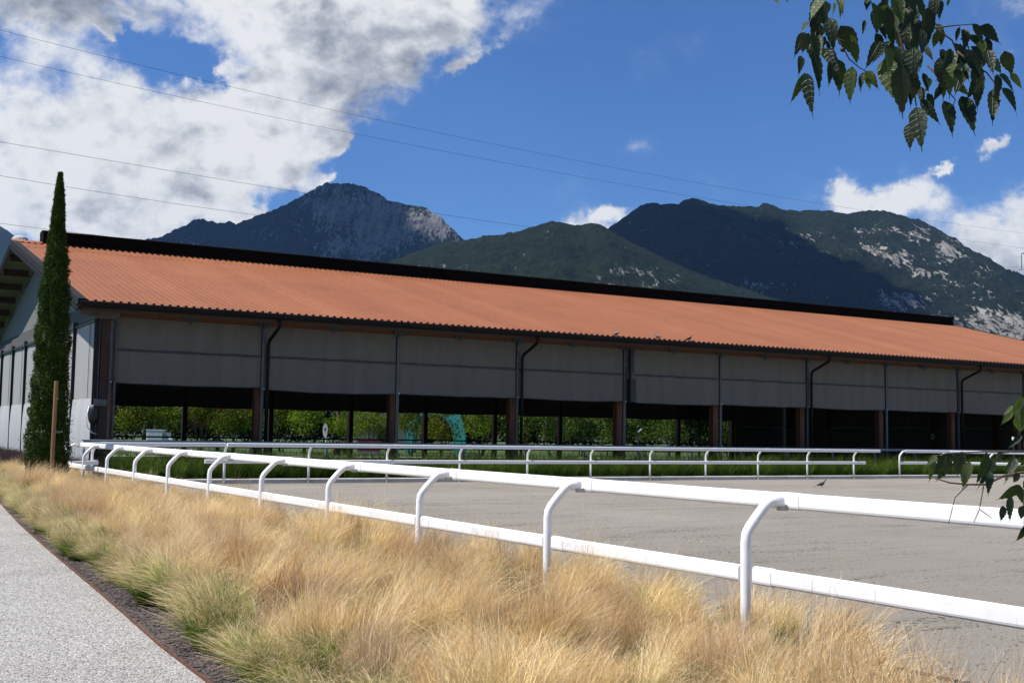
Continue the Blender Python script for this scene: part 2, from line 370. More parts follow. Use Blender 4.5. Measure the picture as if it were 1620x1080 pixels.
def foliage_mat(name, dark, light, trans=.35, scale=3.0, rough=.55, tattr=None, tip=None, rnd=.2, hue=.0, tone=False):
    m, N, b = material(name); t = N.new('ShaderNodeTexCoord').outputs['Object']
    g = N.new('ShaderNodeNewGeometry')
    n = N.noise(t, scale, 3, .6)
    f = N.m('ADD', N.m('MULTIPLY', n, .6), N.m('MULTIPLY', g.outputs['Random Per Island'], .4))
    c = N.ramp(f, [(.25, dark), (.75, light)])
    if tattr:
        a = N.new('ShaderNodeAttribute', attribute_name=tattr)
        c = N.mix(N.smooth(a.outputs['Fac'], tip[1], tip[2]), c, N.ramp(g.outputs['Random Per Island'], [(0, tip[0][0]), (.5, tip[0][1]), (1, tip[0][2])]))
    if tone:
        ta = N.new('ShaderNodeAttribute', attribute_name='tone'); c = N.mix(ta.outputs['Fac'], c, N.mix(1.0, c, (.70, .55, .40), 'MULTIPLY'))
    oi = N.new('ShaderNodeObjectInfo'); h = N.new('ShaderNodeHueSaturation'); N.t.links.new(c, h.inputs['Color'])
    N.put(h.inputs['Value'], N.remap(oi.outputs['Random'], 0, 1, 1 - rnd, 1 + rnd))
    if hue: N.put(h.inputs['Hue'], N.remap(oi.outputs['Random'], 0, 1, .5 - hue, .5 + hue))
    c = h.outputs[0]
    N.t.links.new(c, b.inputs['Base Color']); b.inputs['Roughness'].default_value = rough; b.inputs['Specular IOR Level'].default_value = .12
    tr = N.new('ShaderNodeBsdfTranslucent'); N.t.links.new(c, tr.inputs[0])
    mx = N.new('ShaderNodeMixShader'); mx.inputs[0].default_value = trans
    out = N.t.nodes['Material Output']; N.t.links.new(b.outputs[0], mx.inputs[1]); N.t.links.new(tr.outputs[0], mx.inputs[2]); N.t.links.new(mx.outputs[0], out.inputs[0])
    return m
M['straw'] = foliage_mat('feather_grass', (.085, .165, .013), (.24, .35, .045), .30, 2, .6, 't', (((.54, .32, .12), (.84, .63, .33), (.95, .84, .60)), .28, .58), .24, .014, tone=True)
M['hedge'] = foliage_mat('fountain_grass', (.014, .036, .004), (.095, .175, .018), .3, 6, .5, 't', (((.17, .11, .045), (.09, .16, .02), (.16, .19, .04)), .66, .95), .42)
M['lavender'] = foliage_mat('lavender_leaf', (.04, .06, .02), (.07, .10, .035), .25, 2, .7, 't', (((.065, .042, .045), (.09, .06, .058), (.05, .035, .032)), .45, .7), .2)
M['cypress'] = foliage_mat('cypress_foliage', (.016, .034, .005), (.066, .105, .015), .15, 5, .6)
M['shrub'] = foliage_mat('shrub_leaves', (.048, .088, .005), (.18, .25, .016), .4, 1.2, .5, rnd=.3, hue=.015)
M['orchard'] = foliage_mat('orchard_leaves', (.030, .064, .008), (.12, .18, .024), .35, 1.2, .45, rnd=.25)
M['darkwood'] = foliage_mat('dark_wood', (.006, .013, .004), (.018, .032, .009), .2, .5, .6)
M['red_leaf'] = foliage_mat('red_leaves', (.20, .02, .03), (.42, .05, .06), .35, 1.2, .5)

def leaf_mat(name, dark, light, vein, spec):
    m, N, b = material(name); uv = N.new('ShaderNodeAttribute', attribute_name='lx'); uw = N.new('ShaderNodeAttribute', attribute_name='ly')
    u, w = uv.outputs['Fac'], N.m('ABSOLUTE', uw.outputs['Fac'])
    t = N.new('ShaderNodeTexCoord').outputs['Object']
    # side veins run forward from the midrib
    k = N.m('FRACT', N.m('MULTIPLY', N.m('SUBTRACT', u, N.m('MULTIPLY', w, .62)), 8.0))
    dv = N.m('ABSOLUTE', N.m('SUBTRACT', k, .5))
    veins = N.m('MAXIMUM', N.smooth(dv, .40, .5), N.m('SUBTRACT', 1.0, N.smooth(w, .006, .022)))
    oi = N.new('ShaderNodeObjectInfo')
    n = N.noise(t, 7, 4, .6)
    c = N.ramp(N.m('ADD', N.m('MULTIPLY', n, .6), N.m('MULTIPLY', oi.outputs['Random'], .4)), [(.25, dark), (.8, light)])
    c = N.mix(N.m('MULTIPLY', veins, .25), c, vein)
    N.t.links.new(c, b.inputs['Base Color']); b.inputs['Roughness'].default_value = .46; b.inputs['Specular IOR Level'].default_value = spec
    bn = N.new('ShaderNodeBump'); bn.inputs['Strength'].default_value = .35; bn.inputs['Distance'].default_value = .02
    N.t.links.new(N.m('SUBTRACT', N.m('MULTIPLY', n, .5), N.m('MULTIPLY', veins, .25)), bn.inputs['Height']); N.t.links.new(bn.outputs[0], b.inputs['Normal'])
    tr = N.new('ShaderNodeBsdfTranslucent'); N.t.links.new(N.mix(1.0, c, (1.4, 1.7, .6), 'MULTIPLY'), tr.inputs[0])
    mx = N.new('ShaderNodeMixShader'); mx.inputs[0].default_value = .30
    out = N.t.nodes['Material Output']; N.t.links.new(b.outputs[0], mx.inputs[1]); N.t.links.new(tr.outputs[0], mx.inputs[2]); N.t.links.new(mx.outputs[0], out.inputs[0])
    return m
M['leaf'] = leaf_mat('hackberry_leaf', (.009, .019, .006), (.022, .040, .012), (.005, .010, .004), .42)
M['leaf_pale'] = leaf_mat('hackberry_leaf_pale', (.045, .070, .018), (.10, .13, .040), (.028, .045, .016), .35)

def mountain_mat(name, forest, forest2, rock, rock2, fs=.06, tint=1.0):
    m, N, b = material(name); t = N.new('ShaderNodeTexCoord').outputs['Object']
    a = N.new('ShaderNodeAttribute', attribute_name='rock').outputs['Fac']
    canopy = N.noise(t, fs, 5, .72); stand = N.noise(t, .006, 5, .6); crag = N.noise(N.vm('MULTIPLY', t, (1, .14, .20)), .026, 8, .68); crag2 = N.noise(N.vm('MULTIPLY', t, (1, .32, .40)), .080, 6, .72)
    fc = N.ramp(N.m('ADD', N.m('MULTIPLY', canopy, .66), N.m('MULTIPLY', stand, .34)), [(.36, forest), (.62, forest2)])
    rc = N.ramp(N.m('ADD', N.m('MULTIPLY', crag, .6), N.m('MULTIPLY', crag2, .4)), [(.34, rock2), (.62, rock)])
    k = N.smooth(N.m('ADD', a, N.m('ADD', N.m('MULTIPLY', N.m('SUBTRACT', crag, .5), 1.9), N.m('MULTIPLY', N.m('SUBTRACT', crag2, .5), 2.4))), .46, .60)
    N.t.links.new(N.mix(k, fc, rc), b.inputs['Base Color']); b.inputs['Roughness'].default_value = .95; b.inputs['Specular IOR Level'].default_value = .1
    bn = N.new('ShaderNodeBump'); bn.inputs['Strength'].default_value = 1.0; bn.inputs['Distance'].default_value = 16
    N.t.links.new(N.m('ADD', N.m('MULTIPLY', canopy, .8), N.m('MULTIPLY', crag, N.m('MULTIPLY', a, 2.0))), bn.inputs['Height']); N.t.links.new(bn.outputs[0], b.inputs['Normal'])
    return m
M['peak'] = mountain_mat('rocky_peak', (.003, .007, .004), (.015, .022, .012), (.27, .255, .23), (.028, .03, .032))
M['hill'] = mountain_mat('forest_hill', (.002, .006, .003), (.015, .025, .009), (.22, .21, .19), (.07, .065, .06), .075)
M['massif'] = mountain_mat('forest_massif', (.002, .006, .004), (.0145, .022, .010), (.32, .30, .27), (.09, .088, .085), .07)

# ------------------------------------------------------------------ setting: land, arena, path
def sheet(name, pts, z, mat, kind='structure', thick=0.0, label=None):
    mb = MB(); n = len(pts)
    vs = [(p[0], p[1], z) for p in pts]
    if thick: 
        vs += [(p[0], p[1], z - thick) for p in pts]
        mb.add(vs, [tuple(range(n)), tuple(range(2 * n - 1, n - 1, -1))] + [(i, n + i, n + (i + 1) % n, (i + 1) % n) for i in range(n)])
    else: mb.add(vs, [tuple(range(n))])
    return tag(mb.build(name, mat), label, kind=kind)
def hp(t, w, z=0.0): return HALL_O + U * t + V * w + Z * z
sheet('ground', [(-9000, -300), (9000, -300), (9000, 11000), (-9000, 11000)], -.02, M['land'])
sheet('lawn', [hp(-45, -14), hp(130, -14), hp(130, 190), hp(-45, 190)], -.012, M['lawn'])
FA = R(31.4248); FD = np.array([math.cos(FA), math.sin(FA), 0]); FN = np.array([math.sin(FA), -math.cos(FA), 0])   # far fence: direction and side facing the arena
FP = np.array([-6.117, 36.42, 0]); FS = 2.643
NA = R(120.5758); ND = np.array([math.cos(NA), math.sin(NA), 0]); NN = np.array([math.sin(NA), -math.cos(NA), 0])  # near fence
NP = np.array([1.564 + .069, 8.198 + .041, 0]); NS = 2.543
NEARZ = NP - ND * NS * 6
c0 = NP + ND * NS * 11.6; c1 = FP + FD * FS * 19
arena = [NEARZ + NN * .0, NEARZ + NN * 60, c1 + FD * 10 - FN * .35, FP - FD * FS * 2.6 - FN * .35, c0]
sheet('arena_sand', arena, .0, M['sand'])
edge = [(3.2, -2.0), (1.75, .6), (.15, 3.7), (-.9, 5.7), (-1.92, 7.64), (-2.56, 8.83), (-3.2, 10.1), (-3.87, 11.42), (-5.2, 14.0), (-6.55, 16.64), (-7.85, 19.2), (-9.08, 21.70), (-11.0, 25.6), (-13.2, 30.0), (-16, 35.6)]
bed = [np.array((*p, 0)) for p in edge] + [NP + ND * NS * 13 , NP + ND * NS * 11.6 + NN * .28, NEARZ + NN * .28]
sheet('planting_bed', bed, .008, M['soil'])
sheet('gravel_path', [(p[0], p[1], 0) for p in edge] + [(-40, 40, 0), (-40, -2, 0)], .004, M['gravel'])
mb = MB()
for i in range(len(edge) - 1):
    a, b = np.array((*edge[i], 0)), np.array((*edge[i + 1], 0)); dv = (b - a) / np.linalg.norm(b - a); nn = np.array([-dv[1], dv[0], 0])
    mb.extrude([(-.006, -.05), (.006, -.05), (.006, .026), (-.006, .026)], a, b, nn, Z, m=0)
tag(mb.build('steel_edging', M['corten']), 'rusted brown steel edging strip between gravel path and grass bed', 'edging')
# concrete kerb behind the far fence, hall floor, pale strip beyond the hall
mb = MB(); ka = FP - FD * FS * 2.2 - FN * .32; kb = FP + FD * FS * 15 - FN * .32
mb.extrude([(-.16, -.1), (.16, -.1), (.16, .11), (.13, .13), (-.16, .13)], ka, kb, FN, Z)
tag(mb.build('kerb', M['concrete']), kind='structure')
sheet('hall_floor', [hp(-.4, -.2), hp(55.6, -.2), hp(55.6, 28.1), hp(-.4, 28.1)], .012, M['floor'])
sheet('paved_strip', [hp(-8, 30.2), hp(70, 30.2), hp(70, 32.4), hp(-8, 32.4)], .006, M['concrete'])

# ------------------------------------------------------------------ mountains
def mountain(name, crest, D, foot, mat, nx=420, ny=110, prof=1.25, gully=60, gscale=260, rock=None, seed=1, rough=9.0, bend=0.0):
    xs_px = np.array([p[0] for p in crest], float); ys_px = np.array([p[1] for p in crest], float)
    q = np.linspace(xs_px[0], xs_px[-1], nx); yq = np.interp(q, xs_px, ys_px)
    C = np.array([at(a, b, D) for a, b in zip(q, yq)])              # crest points in the world
    X = C[:, 0]; H = np.maximum(C[:, 2], 5)
    jag = (fbm(X / 60, X * 0 + seed, 4, seed + 3) - .5) * rough
    s = np.concatenate([np.linspace(0, 1, ny), np.linspace(1, 0, 14)[1:]])
    side = np.concatenate([np.zeros(ny), np.ones(13)])
    S, XX = np.meshgrid(s, X, indexing='ij'); SD = np.meshgrid(side, X, indexing='ij')[0]; HH = np.meshgrid(s, H + jag, indexing='ij')[1]
    YY = np.where(SD < .5, foot + (D - foot) * S, D + (1 - S) * (D - foot) * .8)
    Zs = HH * S ** prof
    env = np.clip(4 * S * (1 - S), 0, 1) ** .7
    rid = fbm(XX / gscale + (fbm(XX / 700, YY / 700, 3, seed + 9) - .5) * 3, YY / (gscale * 3.2), 5, seed, ridged=True)
    Zs = Zs + env * ((rid - .6) * gully * 2.2 + (fbm(XX / 45, YY / 45, 4, seed + 5) - .5) * gully * .5)
    YY = YY + env * (rid - .5) * gully * 1.6 + bend * np.sin(XX / 900)
    YY = YY + (fbm(XX / 22, YY / 22, 3, seed + 31) - .5) * 14
    Zs = Zs + (fbm(XX / 14, YY / 14, 3, seed + 21) - .5) * rough * np.clip(S * 3, 0, 1)
    P = np.stack([XX, YY, Zs - 3 * (S < .01)], -1); nr = P.shape[0]
    # where rock comes through, given as bearings and heights of the crags
    rk = np.zeros_like(XX)
    rel = P - np.array([0, 0, CAM_H]); dep = rel @ _d; pxx = 810 + F_PX * (rel @ CR) / dep; pyy = 540 - F_PX * (rel @ CU) / dep
    for (x, y, rx, ry, w_) in (rock or []): rk = np.maximum(rk, w_ * np.exp(-(((pxx - x) / rx) ** 2 + ((pyy - y) / ry) ** 2)))
    i = np.arange(nr * nx).reshape(nr, nx); quads = np.stack([i[:-1, :-1], i[:-1, 1:], i[1:, 1:], i[1:, :-1]], -1).reshape(-1, 4)
    return tag(link(name, fast_mesh(name, P.reshape(-1, 3), quads, mat, {'rock': rk.ravel()}, smooth=False)), kind='structure')
mountain('mountain', [(-500, 330), (-300, 300), (-120, 310), (-60, 330), (-20, 347), (0, 358), (10, 364), (22, 372), (45, 388), (90, 410), (140, 440)], 7600, 5200, M['peak'], nx=160, ny=60, gully=70, seed=41)
mountain('mountain', [(60, 420), (120, 398), (185, 377), (215, 380), (250, 376), (270, 368), (290, 358), (305, 350), (320, 346), (333, 349), (345, 354), (360, 352), (375, 353), (395, 345), (410, 339), (440, 330), (460, 320), (475, 312), (490, 302), (500, 297), (508, 292), (515, 288), (530, 288), (545, 289), (560, 291), (575, 295), (590, 301), (600, 308), (612, 317), (625, 320), (645, 323), (660, 326), (675, 329), (690, 338), (705, 351), (715, 360), (725, 371), (737, 384), (760, 402), (800, 432), (900, 470), (1000, 520)],
         6200, 4300, M['peak'], nx=560, ny=150, prof=1.1, gully=95, gscale=150, seed=5, rough=16,
         rock=[(535, 335, 62, 42, .80), (600, 350, 75, 55, .92), (680, 355, 50, 30, .86), (640, 345, 40, 30, .85), (570, 390, 70, 30, .72), (430, 370, 30, 15, .38), (530, 300, 60, 14, .55), (300, 385, 30, 10, .42)])
mountain('mountain', [(330, 520), (480, 480), (560, 442), (620, 412), (660, 397), (700, 384), (735, 379), (760, 374), (800, 369), (815, 367), (830, 362), (850, 355), (868, 350), (885, 349), (900, 353), (920, 355), (935, 352), (950, 355), (965, 365), (1000, 384), (1060, 412), (1130, 442), (1250, 480), (1400, 540)],
         3000, 1500, M['hill'], nx=520, ny=150, prof=1.15, gully=40, gscale=170, seed=13, rough=8, rock=[(1060, 447, 25, 8, .5), (1010, 430, 60, 10, .33), (980, 455, 50, 6, .46), (700, 420, 60, 5, .34)])
mountain('mountain', [(800, 420), (880, 395), (930, 380), (957, 366), (970, 356), (985, 346), (1000, 334), (1015, 325), (1030, 322), (1055, 322), (1074, 323), (1080, 318), (1095, 314), (1110, 317), (1125, 322), (1165, 326), (1200, 327), (1206, 322), (1213, 320), (1225, 327), (1240, 332), (1280, 333), (1312, 334), (1343, 338), (1350, 336), (1365, 333), (1400, 335), (1430, 341), (1455, 347), (1468, 357), (1480, 367), (1495, 377), (1508, 389), (1516, 405), (1520, 417), (1545, 432), (1580, 446), (1605, 449), (1660, 452), (1750, 440), (1900, 455), (2100, 500)],
         4700, 2300, M['massif'], nx=620, ny=170, prof=1.12, gully=62, gscale=230, seed=23, rough=10,
         rock=[(1500, 395, 24, 26, .66), (1455, 372, 26, 16, .5), (1395, 365, 50, 10, .46), (1465, 432, 34, 10, .62), (1380, 395, 40, 12, .5), (1420, 410, 40, 18, .42), (1250, 375, 60, 14, .36), (1580, 515, 120, 26, .74), (1430, 475, 60, 20, .56), (1190, 455, 60, 12, .34), (1520, 450, 80, 30, .30)])
# cloud banks over the mountains; their shade falls on the slopes below
def cloud_bank(px_pts, Y, z, thick=260, seed=0):
    tx = [at(x, y, yy) for (x, y), yy in zip(px_pts, Y)]
    poly = [p - SUN_TRAVEL * ((z - p[2]) / -SUN_TRAVEL[2]) * -1 if False else p + (-SUN_TRAVEL) * ((z - p[2]) / (-SUN_TRAVEL[2])) for p in tx]
    poly = np.array(poly); c = poly.mean(0); n = 72; K = len(poly)
    ang = np.linspace(0, K, n, endpoint=False); ring = []
    for a in ang:
        i = int(a) % K; f = a - int(a); ring.append(poly[i] * (1 - f) + poly[(i + 1) % K] * f)
    ring = np.array(ring); vs = []; fs = []; dn = []; ks = [0, .35, .6, .75, .85, .93, 1.0, 1.07, 1.15, 1.25, 1.38]
    for lay in (0, 1):
        o0 = len(vs)
        for q_ in ks:
            for j, p in enumerate(ring):
                w_ = .97 + .10 * math.sin(j * 1.7 + seed) * math.sin(j * .61) + .03 * math.sin(j * 3.3 + q_ * 9)
                q = c + (p - c) * q_ * w_; up = lay * thick * max(0, 1.38 - q_) ** .6 * (1 + .35 * math.sin(j * .9 + seed + q_ * 4))
                vs.append((q[0], q[1], z + up)); dn.append(max(0., min(1., (1.38 - q_) / .62)))
        for r_ in range(len(ks) - 1):
            for j in range(n):
                a_ = (o0 + r_ * n + j, o0 + r_ * n + (j + 1) % n, o0 + (r_ + 1) * n + (j + 1) % n, o0 + (r_ + 1) * n + j); fs.append(a_ if lay == 0 else a_[::-1])
    me = fast_mesh('cloud', vs, fs, M['cloud'], {'dens': dn}, smooth=True); return tag(link('cloud', me), kind='structure')
def cloud_mat():
    m, N, b = material('cloud_vapour'); b.inputs['Base Color'].default_value = (.86, .87, .88, 1); b.inputs['Roughness'].default_value = 1; b.inputs['Specular IOR Level'].default_value = 0
    t = N.new('ShaderNodeTexCoord').outputs['Object']; d = N.new('ShaderNodeAttribute', attribute_name='dens').outputs['Fac']
    f = N.m('ADD', d, N.m('MULTIPLY', N.m('SUBTRACT', N.noise(t, .0045, 6, .6), .5), 1.3)); al = N.smooth(f, .25, .85)
    tr = N.new('ShaderNodeBsdfTransparent'); mx = N.new('ShaderNodeMixShader'); N.t.links.new(al, mx.inputs[0]); N.t.links.new(tr.outputs[0], mx.inputs[1]); N.t.links.new(b.outputs[0], mx.inputs[2])
    N.t.links.new(mx.outputs[0], N.t.nodes['Material Output'].inputs[0]); return m
M['cloud'] = cloud_mat()
cloud_bank([(120, 330), (400, 300), (560, 280), (600, 296), (625, 330), (655, 352), (690, 385), (640, 440), (200, 470)], [6600, 6600, 6500, 6100, 5900, 5600, 5300, 4700, 4900], 3300, seed=1)
cloud_bank([(925, 395), (980, 330), (1100, 322), (1190, 345), (1230, 380), (1290, 418), (1370, 432), (1445, 480), (1300, 470), (1180, 455), (1040, 455)], [4700, 4800, 4700, 4500, 4250, 3900, 3750, 3250, 3100, 3200, 3500], 3300, seed=4)
# air between here and the mountains
hz = MB(); hz.box((-8990, -290, -1.2), (8990, 10990, 1560))
M['haze'] = bpy.data.materials.new('valley_haze'); M['haze'].use_nodes = True; ht = M['haze'].node_tree; ht.nodes.clear()
pv = ht.nodes.new('ShaderNodeVolumePrincipled'); pv.inputs['Color'].default_value = (.26, .52, 1.0, 1); pv.inputs['Density'].default_value = .000021; pv.inputs['Anisotropy'].default_value = .2
ho = ht.nodes.new('ShaderNodeOutputMaterial'); ht.links.new(pv.outputs[0], ho.inputs['Volume'])
tag(hz.build('haze', M['haze']), 'thin blue haze filling the valley air', kind='stuff')
# ------------------------------------------------------------------ the riding hall
hall = tag(empty('riding_hall', HALL_O, TH), 'long open-sided riding hall with terracotta metal roof and raised grey curtains', 'hall')
L, WID, BAY, NB = 55.0, 27.85, 5.0, 11
RZ, RW, EZ, EW = 9.24, 14.0, 5.42, -1.22              # ridge and near eave
SLOPE = (RZ - EZ) / (RW - EW)
T0, T1 = -1.2, 57.0
def roof_z(w): return RZ - abs(w - RW) * SLOPE
# roof sheets: ribbed metal, one metre each, two rows
roof = MB(); roof.grid(np.array([[(T0 + .05, RW, RZ - .09), (T1 - .05, RW, RZ - .09)], [(T0 + .05, 2 * RW - EW, EZ - .09), (T1 - .05, 2 * RW - EW, EZ - .09)]]))
roof.grid(np.array([[(T0 + .05, RW, RZ - .085), (T1 - .05, RW, RZ - .085)], [(T0 + .05, EW + .12, EZ - .055), (T1 - .05, EW + .12, EZ - .055)]]))
roof = roof.build('roof', M['soffit'], hall)
def rib_profile(n=4, w=1.0):
    p = []; st = w / n
    for i in range(n):
        x = i * st; p += [(x, 0), (x + st * .70, 0), (x + st * .76, .055), (x + st * .92, .055)]
    return p + [(w + .0, 0)]
def sheet_mesh(w0, w1, lift, sign=1):
    pr = rib_profile(); a = []
    for w in (w0, w1):
        a.append([(t, w, roof_z(w) + z + lift) for t, z in pr])
    mb = MB(); P = np.array(a)
    mb.grid(P)
    Q = P.copy(); Q[:, :, 2] -= .012; mb.grid(Q[:, ::-1])
    mb.add([*P[0], *Q[0]], [(i, i + len(pr), i + 1 + len(pr), i + 1) for i in range(len(pr) - 1)])
    return mb.mesh('roof_sheet', M['roof_red'])
lap = RW - 1.75
ml = sheet_mesh(EW, lap + .1, 0.0); mu = sheet_mesh(lap, RW, .014); mbk = sheet_mesh(2 * RW - EW, RW, 0.0)
ns = int(round(T1 - T0)); wsheet = (T1 - T0) / ns
for i in range(ns):
    for me in (ml, mu):
        o = link('roof_sheet', me, roof, (T0 + i * wsheet, 0, 0)); o.scale = (wsheet * .9985, 1, 1)
    o = link('roof_sheet', mbk, roof, (T0 + i * wsheet, 0, 0)); o.scale = (wsheet * .9985, 1, 1)
# profile fillers: small dark closures under each rib end at the gutter
mb = MB()
for i in range(ns * 4):
    t = T0 + (i + .85) * wsheet / 4; mb.cbox((t, EW - .006, EZ + .022), (.085, .05, .062))
mb.build('rib_closure', M['gutter'], roof)['kind'] = 'stuff'
mb = MB(); mb.extrude([(-.30, -.06), (0, .05), (.30, -.06), (.30, -.03), (0, .085), (-.30, -.03)], (T0, RW, RZ + .02), (T1, RW, RZ + .02), (0, 1, 0), Z); mb.build('ridge_cap', M['roof_red'], roof)
# ridge vent
vent = MB(); vw = .42
prof = [(-vw, -.12), (-vw, .15), (-vw - .05, .17), (-vw - .05, .21), (-vw, .23), (-vw, .40), (-vw - .08, .43), (-vw - .08, .52), (-vw - .02, .545), (0, .60), (vw + .02, .545), (vw + .08, .43), (vw, .40), (vw, -.12)]
vent.extrude(prof, (-.05, RW + .12, RZ), (56.7, RW + .12, RZ), (0, 1, 0), Z); vent.build('ridge_vent', M['black_metal'], hall)
mb = MB(); mb.tube([(-.75, RW + 1.1, RZ - .25), (-.75, RW + 1.1, RZ + .25)], .34, 14); mb.ball((-.75, RW + 1.1, RZ + .25), (.34, .34, .2), 14, 8); mb.build('ventilator_cowl', M['concrete'], hall, smooth=True)
# verge trims, gutter, soffit purlins
for tt, sg, nm in ((T0, -1, 'left'), (T1, 1, 'right')):
    for w_end in (EW - .02, 2 * RW - EW + .02):
        mb = MB(); up = np.array([0, 0, 1.])
        a = np.array([tt, w_end, roof_z(w_end)]); b = np.array([tt, RW, RZ])
        mb.extrude([(sg * .05, -.36), (sg * .05, .07), (-sg * .20, .07), (-sg * .20, .05), (sg * .03, .05), (sg * .03, -.36)][::-sg], a, b, (1, 0, 0), up)
        mb.extrude([(sg * .07, -.14), (sg * .09, -.14), (sg * .09, -.10), (sg * .07, -.10)][::-sg], a, b, (1, 0, 0), up)
        mb.extrude([(sg * .07, -.27), (sg * .09, -.27), (sg * .09, -.23), (sg * .07, -.23)][::-sg], a, b, (1, 0, 0), up)
        mb.build('verge_trim', M['grey_trim'], roof)
mb = MB(); mb.extrude([(-.15, .00), (-.17, -.03), (-.17, -.13), (-.12, -.19), (.03, -.19), (.06, -.15), (.06, .0), (.04, .0), (.04, -.14), (-.12, -.14), (-.13, .0)], (T0 - .02, EW - .01, EZ - .005), (T1, EW - .01, EZ - .005), (0, 1, 0), Z); gut = mb.build('gutter', M['gutter'], hall)
mb = MB(); mb.extrude([(.06, -.30), (.10, -.30), (.10, -.07), (.06, -.07)], (T0 + .05, EW, EZ), (T1 - .05, EW, EZ), (0, 1, 0), Z); mb.build('fascia_board', M['timber_dark'], hall)
mb = MB(); mb.grid(np.array([[(T0 + .1, EW + .1, EZ - .30), (T1 - .1, EW + .1, EZ - .30)], [(T0 + .1, .30, EZ - .02), (T1 - .1, .30, EZ - .02)]])); mb.build('eave_soffit', M['timber_dark'], hall)
for k in range(9):                                     # purlins carrying the far slope, seen from below at the gable
    w = RW + 1.2 + k * 1.75; z = roof_z(w) - .10
    mb = MB(); mb.box((T0 + .12, w - .09, z - .26), (T1 - .15, w + .09, z)); mb.build('purlin', M['timber_dark'], hall)
for k in range(1, 9):
    w = RW - 1.2 - k * 1.65; z = roof_z(w) - .10
    mb = MB(); mb.box((T0 + .12, w - .09, z - .26), (T1 - .15, w + .09, z)); mb.build('purlin', M['timber_dark'], hall)
mb = MB(); mb.box((T0 + .35, -.02, 5.10), (T1 - .35, .26, 5.42)); mb.build('eave_beam', M['timber'], hall)
mb = MB(); mb.box((T0 + .35, WID - .2, 5.10), (T1 - .35, WID + .1, 5.42)); mb.build('eave_beam', M['timber'], hall)
# roof trusses
for i in range(NB + 1):
    mb = MB(); t = i * BAY
    mb.extrude([(-.1, -.75), (.1, -.75), (.1, -.42), (-.1, -.42)], (t, .3, roof_z(.3)), (t, RW, RZ), (1, 0, 0), Z)
    mb.extrude([(-.1, -.75), (.1, -.75), (.1, -.42), (-.1, -.42)], (t, WID - .3, roof_z(WID - .3)), (t, RW, RZ), (1, 0, 0), Z)
    mb.build('truss', M['timber_dark'], hall)
# posts: glulam columns behind, steel curtain tracks in front
pm = MB(); pm.box((-.13, -.14, 0), (.13, .14, 5.12)); pm = pm.mesh('post', M['timber'])
tm = MB(); tm.extrude([(-.055, -.04), (.055, -.04), (.055, .04), (.03, .04), (.03, -.01), (-.03, -.01), (-.03, .04), (-.055, .04)], (0, 0, 0), (0, 0, 5.09), (1, 0, 0), (0, 1, 0)); tm = tm.mesh('curtain_track', M['steel'])
bm_ = MB(); bm_.box((-.22, -.05, 5.06), (.22, -.028, 5.22)); bm_.box((-.05, -.075, 4.98), (.05, -.052, 5.3)); bm_ = bm_.mesh('bracket', M['steel'])
def curtain(t0, t1, w, z0, z1, mat, seed, name='curtain', nt=30, nz=5, amp=.022, sag=.025):
    P = np.zeros((nz, nt, 3))
    for i in range(nz):
        for j in range(nt):
            a = j / (nt - 1); b = i / (nz - 1); t = t0 + (t1 - t0) * a
            P[i, j] = (t, w + amp * (math.sin(a * 17 + seed * 3 + b * 2) + .6 * math.sin(a * 47 + seed)) * math.sin(math.pi * a) ** .5, z0 + (z1 - z0) * b - sag * math.sin(math.pi * a) * (1 - b))
    mb = MB(); mb.grid(P); Q = P.copy(); Q[:, :, 1] += .012; mb.grid(Q[:, ::-1])
    mb.add([*P[0], *Q[0]], [(i, i + nt, i + 1 + nt, i + 1) for i in range(nt - 1)])
    return mb.build(name, mat, hall, smooth=False)
sags = [.03, .05, .02, .04, .03, .02, .05, .02, .03, .02, .03]
for i in range(NB + 1):
    t = i * BAY
    link('post', pm, hall, (t + (.0 if i else .15), .42, 0)); link('curtain_track', tm, hall, (t, -.03, 0)); link('bracket', bm_, hall, (t + .02, -.03, 0))
    link('post', pm, hall, (t, WID + .05, 0))
    if i < NB:
        link('bracket', bm_, hall, (t + BAY / 2, -.03, 0))
        bot = 2.95 + [.06, .0, .01, .02, .0, .03, .05, .05, .04, .04, .04][i]
        curtain(t + .07, t + BAY - .07, .0, 4.06, 5.09, M['curtain'], i)
        lo = curtain(t + .07, t + BAY - .07, -.012, bot, 4.03, M['curtain'], i + 5, sag=sags[i])
        mb = MB(); mb.tube([(t + .06, -.035, 4.045), (t + BAY - .06, -.035, 4.045)], .032, 8); mb.build('curtain_pipe', M['steel'], hall)
        mb = MB(); mb.tube([(t + .1 + (BAY - .2) * k / 8, -.012, bot - sags[i] * math.sin(math.pi * k / 8)) for k in range(9)], .016, 6); mb.build('curtain_hem', M['steel'], hall)
        mb = MB(); mb.ball((t + .06, -.06, bot + .02), .028, 8, 6); mb.build('hem_pulley', M['white_paint'], hall, smooth=True)
        # far side
        curtain(t + .1, t + BAY - .1, WID - .12, 2.83, 5.1, M['curtain'], i + 11, sag=.05, nt=8)
        mb = MB(); mb.tube([(t, WID - .16, 4.05), (t + BAY, WID - .16, 4.05)], .035, 6); mb.build('curtain_pipe', M['steel'], hall)
# downpipes
for i in (1, 3, 6, 8):
    t = i * BAY + .13
    mb = MB(); mb.tube([(t, EW - .05, 5.3), (t, EW - .05, 5.08), (t, EW + .02, 4.98), (t, -.26, 4.60), (t, -.17, 4.50), (t, -.16, 4.35), (t, -.16, 0.05)], .058, 10); mb.build('downpipe', M['gutter'], hall, smooth=True)
    mb = MB()
    for z in (3.9, 2.6, 1.2): mb.tube([(t, -.16, z), (t, -.16, z + .05)], .068, 10)
    mb.build('pipe_clip', M['gutter'], hall)
